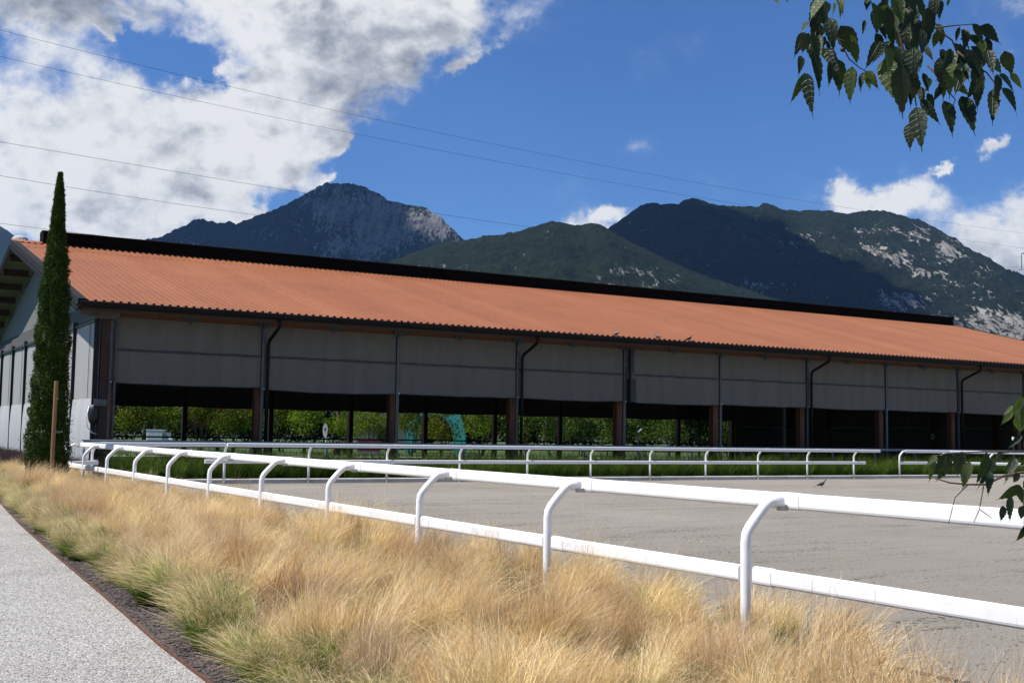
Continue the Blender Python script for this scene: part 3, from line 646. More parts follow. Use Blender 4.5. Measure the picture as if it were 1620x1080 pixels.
# cross bracing cables on the far side and the far end
def cables(name, segs):
    mb = MB()
    for a, b in segs: mb.tube([a, b], .018, 5)
    mb.build(name, M['steel'], hall)
cables('brace_cable', [((25.2, WID - .25, .5), (29.8, WID - .25, 5.0)), ((25.2, WID - .25, 5.0), (29.8, WID - .25, .5))])
cables('brace_cable', [((50.2, WID - .25, .5), (54.8, WID - .25, 5.0)), ((50.2, WID - .25, 5.0), (54.8, WID - .25, .5))])
cables('brace_cable', [((54.8, 6.0, .5), (54.8, 10.6, 4.8)), ((54.8, 6.0, 4.8), (54.8, 10.6, .5))])
# far end wall: dark panels between posts; closed last bay of the far side
EWD = [.2, 4.6, 9.25, 13.93, 18.6, 23.2, 27.7]
for a, b in zip(EWD[:-1], EWD[1:]):
    for z0, z1 in ((.05, 2.42), (2.50, 5.15)):
        mb = MB(); mb.box((55.06, a + .12, z0), (55.10, b - .12, z1)); mb.build('end_panel', M['curtain'], hall)
    mb = MB(); mb.tube([(55.0, a, 2.46), (55.0, b, 2.46)], .04, 6); mb.build('curtain_pipe', M['black_metal'], hall)
    link('post', pm, hall, (55.0, a, 0))
mb = MB(); mb.add([(55.08, .1, 5.15), (55.08, WID - .1, 5.15), (55.08, RW, roof_z(RW) - .15), (55.08, .1, roof_z(.1) - .15), (55.08, WID - .1, roof_z(WID) - .15)], [(0, 1, 4, 2, 3)]); mb.build('gable_curtain', M['curtain'], hall)
for a, b in ((50.15, 54.85),):
    for z0, z1 in ((.05, 2.42), (2.46, 2.9)):
        mb = MB(); mb.box((a, WID - .14, z0), (b, WID - .10, z1)); mb.build('side_panel', M['curtain'], hall)
# letter plate on the middle post of the far end
mb = MB(); mb.box((54.82, 13.80, 1.70), (54.845, 14.06, 2.06)); sg = mb.build('letter_plate', M['white_paint'], hall)
mb = MB(); x = 54.815; cyA = 13.93
for a, b in (((cyA + .075, 1.75), (cyA, 2.01)), ((cyA - .075, 1.75), (cyA, 2.01)), ((cyA - .048, 1.85), (cyA + .048, 1.85))):
    mb.extrude([(-.016, -.004), (.016, -.004), (.016, .004), (-.016, .004)], (x, *a), (x, *b), (0, 1, 0) if a[1] != b[1] else (0, 0, 1), (1, 0, 0))
mb.build('letter', M['sign_ink'], sg)
# rail on the far side
for z0, z1, mt in ((1.08, 1.17, 'timber_dark'), (.55, .62, 'timber_dark')):
    mb = MB(); mb.box((0, WID + .5, z0), (50, WID + .56, z1)); mb.build('side_rail', M[mt], hall)
# gable end facing the path
TS = -.45; GW = [-.30 + 3.52 * k for k in range(9)]
def screen(w0, w1, z0, z1, mat, seed, bulge=0.0, x=TS):
    nt, nz = 9, 8; P = np.zeros((nz, nt, 3))
    for i in range(nz):
        for j in range(nt):
            a = j / (nt - 1); b = i / (nz - 1)
            P[i, j] = (x - bulge * math.sin(math.pi * b) ** .8 * (.5 + .5 * math.sin(math.pi * a)) + .012 * math.sin(a * 9 + seed) * math.sin(math.pi * a) * (1 - .3 * b), w0 + (w1 - w0) * a, z0 + (z1 - z0) * b)
    mb = MB(); mb.grid(P[:, ::-1]); Q = P.copy(); Q[:, :, 0] += .012; mb.grid(Q)
    return mb.build('screen_panel', mat, hall, smooth=True)
for k in range(8):
    a, b = GW[k] + .06, GW[k + 1] - .06
    screen(a, b, 2.49, 4.90, M['screen'], k); screen(a, b, .12, 2.50, M['skirt'], k + 3, .10, TS - .03)
for k in range(9):
    mb = MB(); mb.box((TS - .10, GW[k] - .05, .02), (TS + .02, GW[k] + .05, 4.98)); mb.build('screen_mullion', M['grey_trim'], hall)
    if 0 < k < 9:
        mb = MB(); mb.box((TS - .14, GW[k] - .16, 4.93), (TS - .02, GW[k] + .12, 5.10)); mb.build('bracket', M['steel'], hall)
for k in range(8):
    mb = MB(); m0 = (GW[k] + GW[k + 1]) / 2; mb.box((TS - .035, m0 - .7, 2.5), (TS - .022, m0 - .68, 4.9)); mb.build('screen_seam', M['grey_trim'], hall)
mb = MB(); mb.tube([(TS - .04, -.3, 4.93), (TS - .04, WID, 4.93)], .04, 8); mb.build('screen_pipe', M['steel'], hall)
for r_ in range(4):                                     # weathered boards between screens and upper curtain
    z0 = 5.02 + r_ * .175; x = TS + .02 + r_ * .10
    for q in range(9):
        mb = MB(); mb.box((x, (-.3 + q * 3.15) if q or r_ < 2 else .75, z0), (x + .05, -.3 + q * 3.15 + (3.14 if q < 8 or r_ < 2 else 2.2), z0 + .17)); mb.build('header_board', M['grey_board'], hall)
mb = MB(); zz = 5.70; n = 15; P = np.zeros((2, n, 3))
vs = []; fs = []
for j in range(n):
    w = .75 + (WID - 1.5) * j / (n - 1); vs += [(-.10, w, zz), (-.10, w, max(zz + .02, roof_z(w) - .12))]
for j in range(n - 1): fs.append((2 * j, 2 * j + 2, 2 * j + 3, 2 * j + 1))
mb.add(vs, fs); mb.build('gable_curtain', M['gable_cloth'], hall)
mb = MB(); mb.box((TS, -.32, 4.98), (.2, -.18, 5.5)); mb.box((-1.0, -.25, 5.1), (-.3, .0, 5.28)); mb.build('corner_bracket', M['grey_board'], hall)
# corner gear: timber post, winch with motor and loose cable
mb = MB(); mb.box((-.30, -.12, 0), (-.02, .2, 5.0)); mb.build('corner_post', M['timber_dark'], hall)
mb = MB(); mb.tube([(-.38, -.2, .1), (-.38, -.2, 4.9)], .035, 8); mb.tube([(.16, -.1, .05), (.16, -.1, 5.0)], .04, 8); mb.build('guide_pipe', M['steel'], hall)
mb = MB(); mb.cbox((-.30, -.30, 2.36), (.40, .26, .22)); mb.tube([(-.5, -.3, 2.36), (-.05, -.3, 2.36)], .07, 10); wi = mb.build('curtain_winch', M['steel'], hall, bevel=.01)
mb = MB(); mb.ball((-.48, -.33, 1.98), (.17, .14, .33), 12, 9); mb.build('winch_cover', M['black_plastic'], wi, smooth=True)
mb = MB(); mb.tube([(-.62, -.33, 2.25), (-.70, -.38, 1.9), (-.66, -.4, 1.6), (-.5, -.38, 1.42), (-.35, -.3, 1.38)], .014, 6); mb.build('winch_cable', M['white_paint'], wi, smooth=True)
mb = MB(); mb.tube([(-.02, -.22, 2.6), (-.02, -.22, 4.2)], .02, 6); mb.tube([(-.18, -.22, 3.12), (.22, -.22, 3.12)], .020, 8); mb.build('winch_shaft', M['steel'], hall)
# ------------------------------------------------------------------ tall black unit on the fifth post
bx = empty('loudspeaker', hp(20.16, -.2, 2.9), TH); tag(bx, 'tall black loudspeaker column fixed to hall post between the curtains', 'loudspeaker')
mb = MB(); mb.extrude([(-.13, -.10), (.13, -.10), (.16, .0), (.13, .14), (-.13, .14), (-.16, .0)], (.10, 0, .05), (.10, 0, .98), (1, 0, 0), (0, 1, 0)); mb.build('cabinet', M['black_plastic'], bx, bevel=.015)
mb = MB(); mb.box((-.02, -.06, 1.22), (.16, .09, 2.15)); mb.build('upper_column', M['black_plastic'], bx, bevel=.01)
mb = MB(); mb.cbox((.05, -.02, 1.10), (.12, .16, .2)); mb.cbox((.0, .03, 1.12), (.34, .04, .05)); mb.tube([(.2, -.05, 2.2), (.2, -.05, 2.12)], .035, 8); mb.build('mounting_bracket', M['steel'], bx)
# ------------------------------------------------------------------ rail fences
def rounded(wd, ht, r=.02):
    p = []
    for cx_, cz_, a0 in ((wd / 2 - r, ht / 2 - r, 0), (-wd / 2 + r, ht / 2 - r, 90), (-wd / 2 + r, -ht / 2 + r, 180), (wd / 2 - r, -ht / 2 + r, 270)):
        for k in range(4): a = R(a0 + 30 * k); p.append((cx_ + r * math.cos(a), cz_ + r * math.sin(a)))
    return p
PROF = rounded(.062, .116, .026); SLEEVE = rounded(.070, .124, .028)
def bend_post(fwd, reach=.40):
    """tube post with the bent top; fwd points to the arena"""
    f = np.array(fwd); pts = [(0, .0), (0, .45), (0, .86), (.008, .92), (.035, .965), (.10, 1.035), (.165, 1.10), (.20, 1.125), (.245, 1.138), (reach, 1.14)]
    sc = (reach) / .40
    return [f * (p * sc if p > .2 else p) + Z * z for p, z in pts]
def rail_piece(parent, name, a, b, side, origin, joint=True, jend=0):
    a, b = np.array(a) - origin, np.array(b) - origin; d = (b - a) / np.linalg.norm(b - a); rt = np.array([d[1], -d[0], 0])
    mb = MB(); mb.extrude(PROF, a, b, rt, Z); o = mb.build(name, M['white_paint'], parent, smooth=False)
    if joint:
        p = b if jend else a; q = p + d * (.17 if not jend else -.17)
        mb = MB(); mb.extrude(SLEEVE, p - d * .01 * (1 if not jend else -1), q, rt, Z); mb.build('rail_sleeve', M['white_paint'], o)
    return o
def post_mesh(fwd, reach=.40):
    mb = MB(); mb.tube(bend_post(fwd, reach), .036, 14); return mb.mesh('post', M['white_paint'], smooth=True)
def clip_mesh(fwd, reach=.40):
    f = np.array(fwd); d = np.array([-f[1], f[0], 0]); mb = MB()
    mb.extrude([(-.02, -.062), (.02, -.062), (.02, -.03), (-.02, -.03)], f * (reach - .06) + Z * 1.14, f * (reach + .015) + Z * 1.14, d, Z); return mb.mesh('rail_clip', M['concrete'])
def fence(origin, name, label):
    f = empty(name, origin); return tag(f, label, 'fence')
nf = fence(NP, 'rail_fence', 'white two-rail arena fence with bent posts running beside the straw-coloured grass')
pmn = post_mesh(NN, .365); cmn = clip_mesh(NN, .365)
posts = [NP + ND * NS * i for i in range(-4, 11)]
for p in posts:
    o = link('post', pmn, nf, p - NP); o.rotation_euler = (random.uniform(-.006, .006), random.uniform(-.006, .006), 0)
    link('rail_clip', cmn, o)
ro = NN * .40 + Z * 1.142
for i in range(len(posts) - 1):
    rail_piece(nf, 'top_rail', posts[i] + ro - ND * .12, posts[i + 1] + ro - ND * .125, NN, NP, jend=0)
    rail_piece(nf, 'lower_rail', posts[i] + NN * .01 + Z * .651 + ND * .055, posts[i + 1] + NN * .01 + Z * .651 - ND * .10, NN, NP, jend=1)
# rounded corner: end of the near run to a corner post, then one bar over the gap to the far run
Q = np.array([-11.2, 31.9, 0]); qd = (FP - FD * FS - Q); qd = qd / np.linalg.norm(qd); qn = np.array([qd[1], -qd[0], 0])
pmq = post_mesh(qn); o = link('post', pmq, nf, Q - NP)
tipA = posts[-1] + ro - ND * .12; tipQ = Q + qn * .45 + Z * 1.142
rail_piece(nf, 'top_rail', tipA, tipQ, NN, NP); rail_piece(nf, 'lower_rail', posts[-1] + Z * .651 + (Q - posts[-1]) * .02, Q + qd * .12 + qn * .05 + Z * .651, NN, NP, jend=1)
farq = FP - FD * FS + FN * .22 + Z * 1.142
rail_piece(nf, 'top_rail', tipQ, farq - qd * .1, NN, NP)
# far run
ff = fence(FP, 'rail_fence', 'white two-rail arena fence between the sand and the green grass strip')
pmf = post_mesh(FN, .34)
fposts = [FP + FD * FS * k - FN * .10 for k in range(-1, 10)]
for p in fposts: link('post', pmf, ff, p - FP)
fo = FN * .36 + Z * 1.142; lo_ = FN * .07 + Z * .651
for i in range(len(fposts) - 1):
    rail_piece(ff, 'top_rail', fposts[i] + fo + FD * (.08 if i else -.03), fposts[i + 1] + fo + FD * .075, FN, FP)
    rail_piece(ff, 'lower_rail', fposts[i] + lo_ + FD * (.04 if i else -.6), fposts[i + 1] + lo_ + FD * .035, FN, FP)
rail_piece(ff, 'top_rail', fposts[-1] + fo + FD * .08, fposts[-1] + fo + FD * 1.15, FN, FP); rail_piece(ff, 'lower_rail', fposts[-1] + lo_ + FD * .04, fposts[-1] + lo_ + FD * .60, FN, FP)
# right run behind the leaves
G0 = FP + FD * FS * 10.02 - FN * .05
rf = fence(G0, 'rail_fence', 'short white rail fence right of the opening, partly behind hanging leaves')
mb = MB(); mb.tube([(0, 0, 0), (0, 0, .9), FD * .03 + Z * .97, FD * .16 + Z * 1.09, FD * .24 + Z * 1.135, FD * .38 + Z * 1.142], .036, 12); mb.build('post', M['white_paint'], rf, smooth=True)
G1 = G0 + FD * FS * 1.0; G2 = G1 + (FD * .93 + FN * .37) * 2.3; G3 = G2 + (FD * .75 + FN * .66) * 2.6
pm2 = post_mesh(FD * .75 + FN * .66, .34)
for p in (G1, G2): link('post', pm2, rf, p - G0)
rail_piece(rf, 'top_rail', G0 + FD * .38 + Z * 1.142, G1 + FD * .3 + FN * .2 + Z * 1.142, FN, G0); rail_piece(rf, 'lower_rail', G0 + FD * .03 + Z * .651, G1 + FD * .2 + Z * .651, FN, G0)
rail_piece(rf, 'top_rail', G1 + FD * .3 + FN * .2 + Z * 1.142, G3 + FN * .2 + Z * 1.142, FN, G0); rail_piece(rf, 'lower_rail', G1 + FD * .25 + Z * .651, G3 + Z * .651, FN, G0)
# second run, in the shade against the hall
S0 = hp(-1.5, -1.25); sf = fence(S0, 'rail_fence', 'rail fence, its white paint greyed for shade, close against the long side of the hall')
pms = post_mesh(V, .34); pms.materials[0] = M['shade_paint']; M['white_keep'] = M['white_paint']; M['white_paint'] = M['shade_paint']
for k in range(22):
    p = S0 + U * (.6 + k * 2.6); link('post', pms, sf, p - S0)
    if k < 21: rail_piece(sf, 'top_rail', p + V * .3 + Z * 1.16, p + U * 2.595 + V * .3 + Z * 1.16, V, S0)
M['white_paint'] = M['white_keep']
# ------------------------------------------------------------------ grasses (instanced tufts)
def tuft(n, h, spread, width, lean, seed, droop=.5, segs=5, stiff=.0, base_r=.05, spike=False):
    r = np.random.default_rng(seed); vs = []; tv = []; fs = []
    for i in range(n):
        a = r.uniform(0, 2 * math.pi); rr = base_r * math.sqrt(r.uniform())
        p = np.array([rr * math.cos(a), rr * math.sin(a), 0]); out = a + r.normal(0, .5)
        hh = h * r.uniform(.55, 1.12); sp = spread * r.uniform(.05, 1.0) ** .8
        dirh = np.array([math.cos(out), math.sin(out), 0]) * sp + np.array([lean[0], lean[1], 0]) * r.uniform(.4, 1.3)
        dr = droop * r.uniform(.2, 1.3)
        side = np.array([-math.sin(out + r.normal(0, .9)), math.cos(out + r.normal(0, .9)), r.normal(0, .3)]); side /= np.linalg.norm(side)
        wob = r.normal(0, .02, 3) * (h / .5); o = len(vs)
        for k in range(segs + 1):
            s = k / segs
            q = p + dirh * (s ** 1.5) + np.array([0, 0, hh * (s - dr * .45 * s ** 3.0)]) + wob * math.sin(s * 3.1)
            wd = width * (1 - s * .75) * (.7 + .6 * (i % 3 == 0))
            vs += [q - side * wd / 2, q + side * wd / 2]; tv += [s, s]
        for k in range(segs): fs.append((o + 2 * k, o + 2 * k + 1, o + 2 * k + 3, o + 2 * k + 2))
    return np.array(vs), np.array(fs), np.array(tv)
def hidden_lib(name, variants, mat):
    c = bpy.data.collections.new(name)
    for i, (v, f, t) in enumerate(variants):
        o = bpy.data.objects.new(name, fast_mesh(name, v, f, mat, {'t': t, 'tone': np.full(len(v), (0, 0, .1, 0, .8, 0, .15, 0, .3, 0, 0, 0, 0)[i % 13])})); c.objects.link(o)
    return c
def scatter(name, coll, pts, scl, rot, mat, label, kind='stuff', cat=None, idx=None):
    """one object; geometry nodes put a tuft from the collection on every point"""
    me = bpy.data.meshes.new(name); me.from_pydata([tuple(map(float, p)) for p in pts], [], []); me.materials.append(mat)
    for an, ty, av in (('scl', 'FLOAT', scl), ('rotz', 'FLOAT', rot), ('idx', 'INT', idx if idx is not None else [random.randrange(len(coll.objects)) for _ in pts])):
        a = me.attributes.new(an, ty, 'POINT'); a.data.foreach_set('value', list(av))
    o = link(name, me); ng = bpy.data.node_groups.new(name + '_scatter', 'GeometryNodeTree')
    ng.interface.new_socket('Geometry', in_out='INPUT', socket_type='NodeSocketGeometry'); ng.interface.new_socket('Geometry', in_out='OUTPUT', socket_type='NodeSocketGeometry')
    n = ng.nodes; gi = n.new('NodeGroupInput'); go = n.new('NodeGroupOutput'); iop = n.new('GeometryNodeInstanceOnPoints'); ci = n.new('GeometryNodeCollectionInfo')
    ci.inputs[0].default_value = coll; ci.inputs['Separate Children'].default_value = True; ci.inputs['Reset Children'].default_value = True
    def attr(nm, ty):
        x = n.new('GeometryNodeInputNamedAttribute'); x.data_type = ty; x.inputs[0].default_value = nm; return x.outputs[0]
    cx_ = n.new('ShaderNodeCombineXYZ'); lk = ng.links.new
    lk(attr('rotz', 'FLOAT'), cx_.inputs[2]); e2r = n.new('FunctionNodeEulerToRotation'); lk(cx_.outputs[0], e2r.inputs[0])
    lk(gi.outputs[0], iop.inputs['Points']); lk(ci.outputs[0], iop.inputs['Instance']); iop.inputs['Pick Instance'].default_value = True
    lk(attr('idx', 'INT'), iop.inputs['Instance Index']); lk(e2r.outputs[0], iop.inputs['Rotation']); lk(attr('scl', 'FLOAT'), iop.inputs['Scale']); lk(iop.outputs[0], go.inputs[0])
    md = o.modifiers.new('scatter', 'NODES'); md.node_group = ng
    return tag(o, label, cat, kind=kind)
# feather grass: fountains of thin awns, all blown a little to the right
def lock_tuft(seed, h=.62, locks=24, per=26, spread=.36, lean=(.12, -.02), width=.0031, green=1.0):
    r = np.random.default_rng(seed); vs = []; tv = []; fs = []; segs = 6
    for l in range(locks):
        a = r.uniform(0, 6.283); sp = spread * r.uniform(.1, 1.0); hh0 = h * r.uniform(.62, 1.15) * (1 - .25 * sp / spread)
        tip = np.array([math.cos(a), math.sin(a), 0]) * sp + np.array([lean[0], lean[1], 0]) * r.uniform(.3, 1.8); dr = r.uniform(.2, 1.05); swirl = r.normal(0, .10, 2)
        for i in range(per):
            b = r.uniform(0, 6.283); rr = .07 * math.sqrt(r.uniform()); p = np.array([rr * math.cos(b), rr * math.sin(b), 0])
            t3 = tip * r.uniform(.7, 1.15) + np.append(r.normal(0, .035, 2), 0); hh = hh0 * r.uniform(.72, 1.08)
            if i % 7 == 0: t3 = t3 + np.append(r.normal(0, .06, 2), 0); hh *= 1.04
            sd = np.array([-math.sin(a + r.normal(0, .8)), math.cos(a + r.normal(0, .8)), r.normal(0, .3)]); sd /= np.linalg.norm(sd); o = len(vs)
            for k in range(segs + 1):
                u = k / segs; q = p + t3 * u ** 1.6 + np.array([swirl[0], swirl[1], 0]) * math.sin(u * 3.1) * .5 + np.array([0, 0, hh * (u - dr * .42 * u ** 3.2)])
                wd = width * (1 - .7 * u) * (.75 + .45 * (i % 4 == 0)); vs += [q - sd * wd / 2, q + sd * wd / 2]; tv += [u * green, u * green]
            for k in range(segs): fs.append((o + 2 * k, o + 2 * k + 1, o + 2 * k + 3, o + 2 * k + 2))
    return np.array(vs), np.array(fs), np.array(tv)
fg = hidden_lib('feather_tuft', [lock_tuft(100 + i, h=.58 + .06 * (i % 3), lean=(.06 + .05 * (i % 3), -.03 + .03 * (i % 2)), spread=.28 + .04 * (i % 3)) for i in range(9)] + [lock_tuft(140 + i, h=.50, spread=.34, lean=(-.07, -.05), green=.60, width=.0038, locks=30) for i in range(4)], M['straw'])
def seg_dist(p, poly):
    best = 1e9
    for a, b in zip(poly[:-1], poly[1:]):
        a = np.array(a); b = np.array(b); t = np.clip(((p - a) @ (b - a)) / ((b - a) @ (b - a)), 0, 1); best = min(best, np.linalg.norm(p - a - t * (b - a)))
    return best
pts, scl, rot = [], [], []
NP2, ND2, NN2 = NP[:2], ND[:2], NN[:2]
st = .32
idx = []
for iy in range(-19, 115):
    s = iy * st
    for ix in range(0, 26):
        wq = .38 - ix * st                                      # distance to the arena side of the fence line
        p = NP2 + ND2 * (s + RNG.uniform(-.12, .12)) + NN2 * (wq + RNG.uniform(-.12, .12))
        if p[1] < 3.6: continue
        if (wq > -.45 and s < -.95) or (wq > -1.0 and s < -1.7): continue
        # inside the bed: right of the steel edge
        ok = False
        for a, b in zip(edge[:-1], edge[1:]):
            if min(a[1], b[1]) <= p[1] <= max(a[1], b[1]):
                xe = a[0] + (b[0] - a[0]) * (p[1] - a[1]) / (b[1] - a[1]); ok = p[0] > xe + .20 + (RNG.uniform(0, .12) if p[1] < 14 else -.05); dist = p[0] - xe
        if not ok: continue
        if (p[0] + 10.55) ** 2 + (p[1] - 27) ** 2 < .3: continue
        if wq > .15 and RNG.uniform() < .5: continue
        if not (wq > .05) and dist > .8 and float(vnoise(np.array(p[0] * 1.7), np.array(p[1] * 1.7), 77)) < .24: continue
        k = .84 + .58 * float(vnoise(np.array(p[0] * 1.1), np.array(p[1] * 1.1), 3)) + RNG.uniform(-.14, .14)
        em = dist < .62; idx.append(int(RNG.integers(9, 13)) if em or RNG.uniform() < .05 else int(RNG.integers(0, 9)))
        pts.append((*p, .008)); scl.append(k); rot.append((float(vnoise(np.array(p[0] * .55), np.array(p[1] * .55), 8)) - .5) * (4.2 if not em else 1.2) + RNG.uniform(-.7, .7))
scatter('feather_grass', fg, pts, scl, rot, M['straw'], 'straw-blond feather grass with green bases filling the bed along the fence', idx=idx)
# green fountain grass between far fence and hall
hg = hidden_lib('fountain_tuft', [tuft(190, .86, .42, .011, (.05, -.08), 300 + i, droop=.85, base_r=.12) for i in range(6)], M['hedge'])
pts, scl, rot = [], [], []
for k in np.arange(-1.9, 14.5, .17):
    for j in range(5):
        if 9.75 < k < 10.0 and j < 0: continue
        p = FP + FD * FS * (k + RNG.uniform(-.07, .07)) - FN * (.72 + j * .55 + RNG.uniform(-.15, .15))
        pts.append((p[0], p[1], 0)); scl.append(RNG.uniform(.95, 1.30) * (1 + .06 * j)); rot.append(RNG.uniform(0, 6.3))
scatter('fountain_grass', hg, pts, scl, rot, M['hedge'], 'dark green fountain grass strip between the far fence and the hall')
# lavender at the foot of the gable
lv = hidden_lib('lavender_tuft', [tuft(150, .62, .34, .012, (.03, 0), 500 + i, droop=.15, base_r=.14) for i in range(4)], M['lavender'])
pts, scl, rot = [], [], []
for w in np.arange(-3.6, 26, .33):
    for j in range(4):
        p = hp(-1.1 - j * .42 + RNG.uniform(-.12, .12), w + RNG.uniform(-.12, .12)); pts.append((p[0], p[1], 0)); scl.append(RNG.uniform(.85, 1.2)); rot.append(RNG.uniform(0, 6.3))
scatter('lavender', lv, pts, scl, rot, M['lavender'], 'faded purple-brown lavender row at the foot of the hall gable')
# lava stones on the bare strip beside the steel edging, loose pale stones on the path
def stones(name, n, mat):
    out = []
    for i in range(n):
        bm = bmesh.new(); bmesh.ops.create_icosphere(bm, subdivisions=1, radius=1); r = random.Random(i + len(name))
        for v in bm.verts: v.co = Vector((v.co.x * r.uniform(.7, 1.1), v.co.y * r.uniform(.6, 1), v.co.z * r.uniform(.4, .8)))
        me = bpy.data.meshes.new(name); bm.to_mesh(me); bm.free(); me.materials.append(mat); out.append(me)
    c = bpy.data.collections.new(name)
    for me in out: c.objects.link(bpy.data.objects.new(name, me))
    return c
pts, scl, rot = [], [], []
for i in range(16000):
    k = RNG.integers(3, len(edge) - 3); a, b = np.array(edge[k]), np.array(edge[k + 1]); t = RNG.uniform(); p = a + (b - a) * t; nrm = np.array([(b - a)[1], -(b - a)[0]]); nrm /= np.linalg.norm(nrm)
    p = p + nrm * (.02 + .9 * RNG.uniform() ** 1.3); pts.append((*p, .010)); scl.append(RNG.uniform(.008, .024)); rot.append(RNG.uniform(0, 6.3))
scatter('lava_mulch', stones('lava_stone', 5, M['stone']), pts, scl, rot, M['stone'], 'dark reddish lava stone mulch along the rusted steel edging')
pts, scl, rot = [], [], []
for i in range(26000):
    y = 6.5 + 16 * RNG.uniform() ** 1.8; xe = np.interp(y, [e[1] for e in edge], [e[0] for e in edge]); x = xe - .02 - RNG.uniform() * 6.0 * (.25 + RNG.uniform())
    pts.append((x, y, .004)); scl.append(RNG.uniform(.004, .010)); rot.append(RNG.uniform(0, 6.3))
scatter('gravel', stones('gravel_stone', 5, M['pale_stone']), pts, scl, rot, M['pale_stone'], 'pale crushed stone covering the path')
for nm, mt, cnt_, lo_s, hi_s, lab in (('wood_chips', M['chip'], 1500, .004, .012, 'dark wood chips scattered over the arena sand'), ('sand_pebbles', M['pale_stone'], 1500, .003, .007, 'pale pebbles scattered over the arena sand')):
    pts, scl, rot = [], [], []
    while len(pts) < cnt_:
        y = 6.2 + 30 * RNG.uniform() ** 1.7; x = RNG.uniform(-.5 * y, .5 * y); p = np.array([x, y])
        if (p - NP2) @ NN2 < .55 or (np.array([x, y, 0]) - FP) @ FN < .3: continue
        if nm == 'wood_chips' and float(vnoise(np.array(x * .35), np.array(y * .9), 6)) < RNG.uniform(.2, .8): continue
        pts.append((x, y, .002)); scl.append(RNG.uniform(lo_s, hi_s)); rot.append(RNG.uniform(0, 6.3))
    scatter(nm, stones(nm, 4, mt), pts, scl, rot, mt, lab)
# ------------------------------------------------------------------ trees
def leaf_cloud(n, sampler, size, seed, up=.3, aspect=.55):
    """n small leaf faces (quads bent along the middle) placed by sampler(rng)->(pos, outward)"""
    r = np.random.default_rng(seed); vs = np.zeros((n, 4, 3)); 
    for i in range(n):
        p, o = sampler(r); a = r.normal(0, 1, 3) + o * .8; a /= np.linalg.norm(a); b = np.cross(a, r.normal(0, 1, 3) + Z * up); b /= np.linalg.norm(b)
        s = size * r.uniform(.6, 1.3); l = a * s; w = b * s * aspect
        vs[i] = [p - w * .2, p + l * .5 - w * .5, p + l, p + l * .5 + w * .5]
    f = np.arange(n * 4).reshape(n, 4); return vs.reshape(-1, 3), f
# cypress
CY = np.array([-10.5, 27.0, 0])
cyp = tag(empty('cypress_tree', CY), 'tall slender dark green cypress in front of the hall gable', 'tree')
HC = 7.42
def cyp_rad(z):
    s = z / HC; return .445 * (min(1, (s + .04) / .16)) ** .35 * (1 - s ** 1.7) ** .78 * (1 - .12 * s) + .015
def cyp_s(r):
    z = HC * (1 - (1 - r.uniform(0, 1)) ** .62) if r.uniform() < .2 else HC * r.uniform(0.01, 1)
    a = r.uniform(0, 2 * math.pi)
    lump = 1 + .16 * math.sin(a * 3 + z * 2.1) * math.sin(z * 3.7 + a) + .10 * math.sin(z * 11 + a * 5)
    rad = cyp_rad(min(z, HC * .995)) * lump * (r.uniform(.84, 1.0) if r.uniform() < .965 else r.uniform(1.0, 1.22))
    return np.array([rad * math.cos(a), rad * math.sin(a), z]), np.array([math.cos(a) * .55, math.sin(a) * .55, 1.5])
_sp = [(RNG.uniform(0, 6.283), HC * RNG.uniform(.05, .72), RNG.uniform(.02, .075)) for _ in range(110)]
def spray_s(r):
    a, z, o_ = _sp[r.integers(len(_sp))]; u = r.uniform(0, 1); rad = cyp_rad(z) * .92 + o_ * math.sin(u * 2.4) * 1.1; a2 = a + r.normal(0, .05)
    return np.array([rad * math.cos(a2), rad * math.sin(a2), z + u * .22]) + r.normal(0, .012, 3), np.array([math.cos(a) * .5, math.sin(a) * .5, 1.6])
vs_, fs_ = leaf_cloud(9000, spray_s, .05, 6, aspect=.4); link('spray', fast_mesh('spray', vs_, fs_, M['cypress']), cyp)['kind'] = 'stuff'
v, f = leaf_cloud(72000, cyp_s, .050, 5, aspect=.40); link('crown', fast_mesh('crown', v, f, M['cypress']), cyp)
mb = MB(); mb.tube([(0, 0, 0), (0, 0, 2.5), (.02, 0, 5), (0, 0, 7.0)], [.09, .07, .04, .012], 8); 
for k in range(9): mb.tube([(0, 0, k * .75), (0, 0, k * .75 + .7)], [cyp_rad(k * .75) * .80 + .01, cyp_rad(k * .75 + .7) * .78 + .01], 10)
mb.build('trunk', M['cypress'], cyp, smooth=True)
stk = at(84, 700, 26.25); mb = MB(); mb.tube([(0, 0, 0), (0, 0, 1.3), (.01, 0, 2.60)], .044, 12)
tag(mb.build('wooden_stake', M['stake'], loc=(stk[0], 26.25, 0)), 'round brown wooden stake standing in front of the cypress', 'stake')

# shrubs and trees beyond the hall
def bushy(seed, h, rx, n, size, mat, stems=5, low=.25, lobes=9):
    r = np.random.default_rng(seed); L_ = []
    for i in range(lobes):
        a = r.uniform(0, 6.28); q = r.uniform(.0, .62); z = h * r.uniform(low + .12, .86); L_.append((np.array([rx * q * math.cos(a), rx * q * math.sin(a), z]), rx * r.uniform(.34, .55), h * r.uniform(.11, .19)))
    L_.append((np.array([0, 0, h * .6]), rx * .55, h * .3))
    def s(rr):
        c, a, b = L_[rr.integers(len(L_))]; d = rr.normal(0, 1, 3); d /= np.linalg.norm(d); k = rr.uniform(.55, 1.08)
        return c + d * np.array([a, a, b]) * k, d
    v, f = leaf_cloud(n, s, size, seed + 1)
    mb = MB()
    for i in range(stems):
        a = r.uniform(0, 6.28); e = rx * .45; x0 = .12 * math.cos(a); y0 = .12 * math.sin(a)
        mb.tube([(x0, y0, 0), (x0 + e * .3 * math.cos(a), y0 + e * .3 * math.sin(a), h * .3), (x0 + e * math.cos(a), y0 + e * math.sin(a), h * .68)], [.045, .032, .012], 6)
    return fast_mesh('crown', v, f, mat), mb.mesh('trunk', M['bark'], smooth=True)
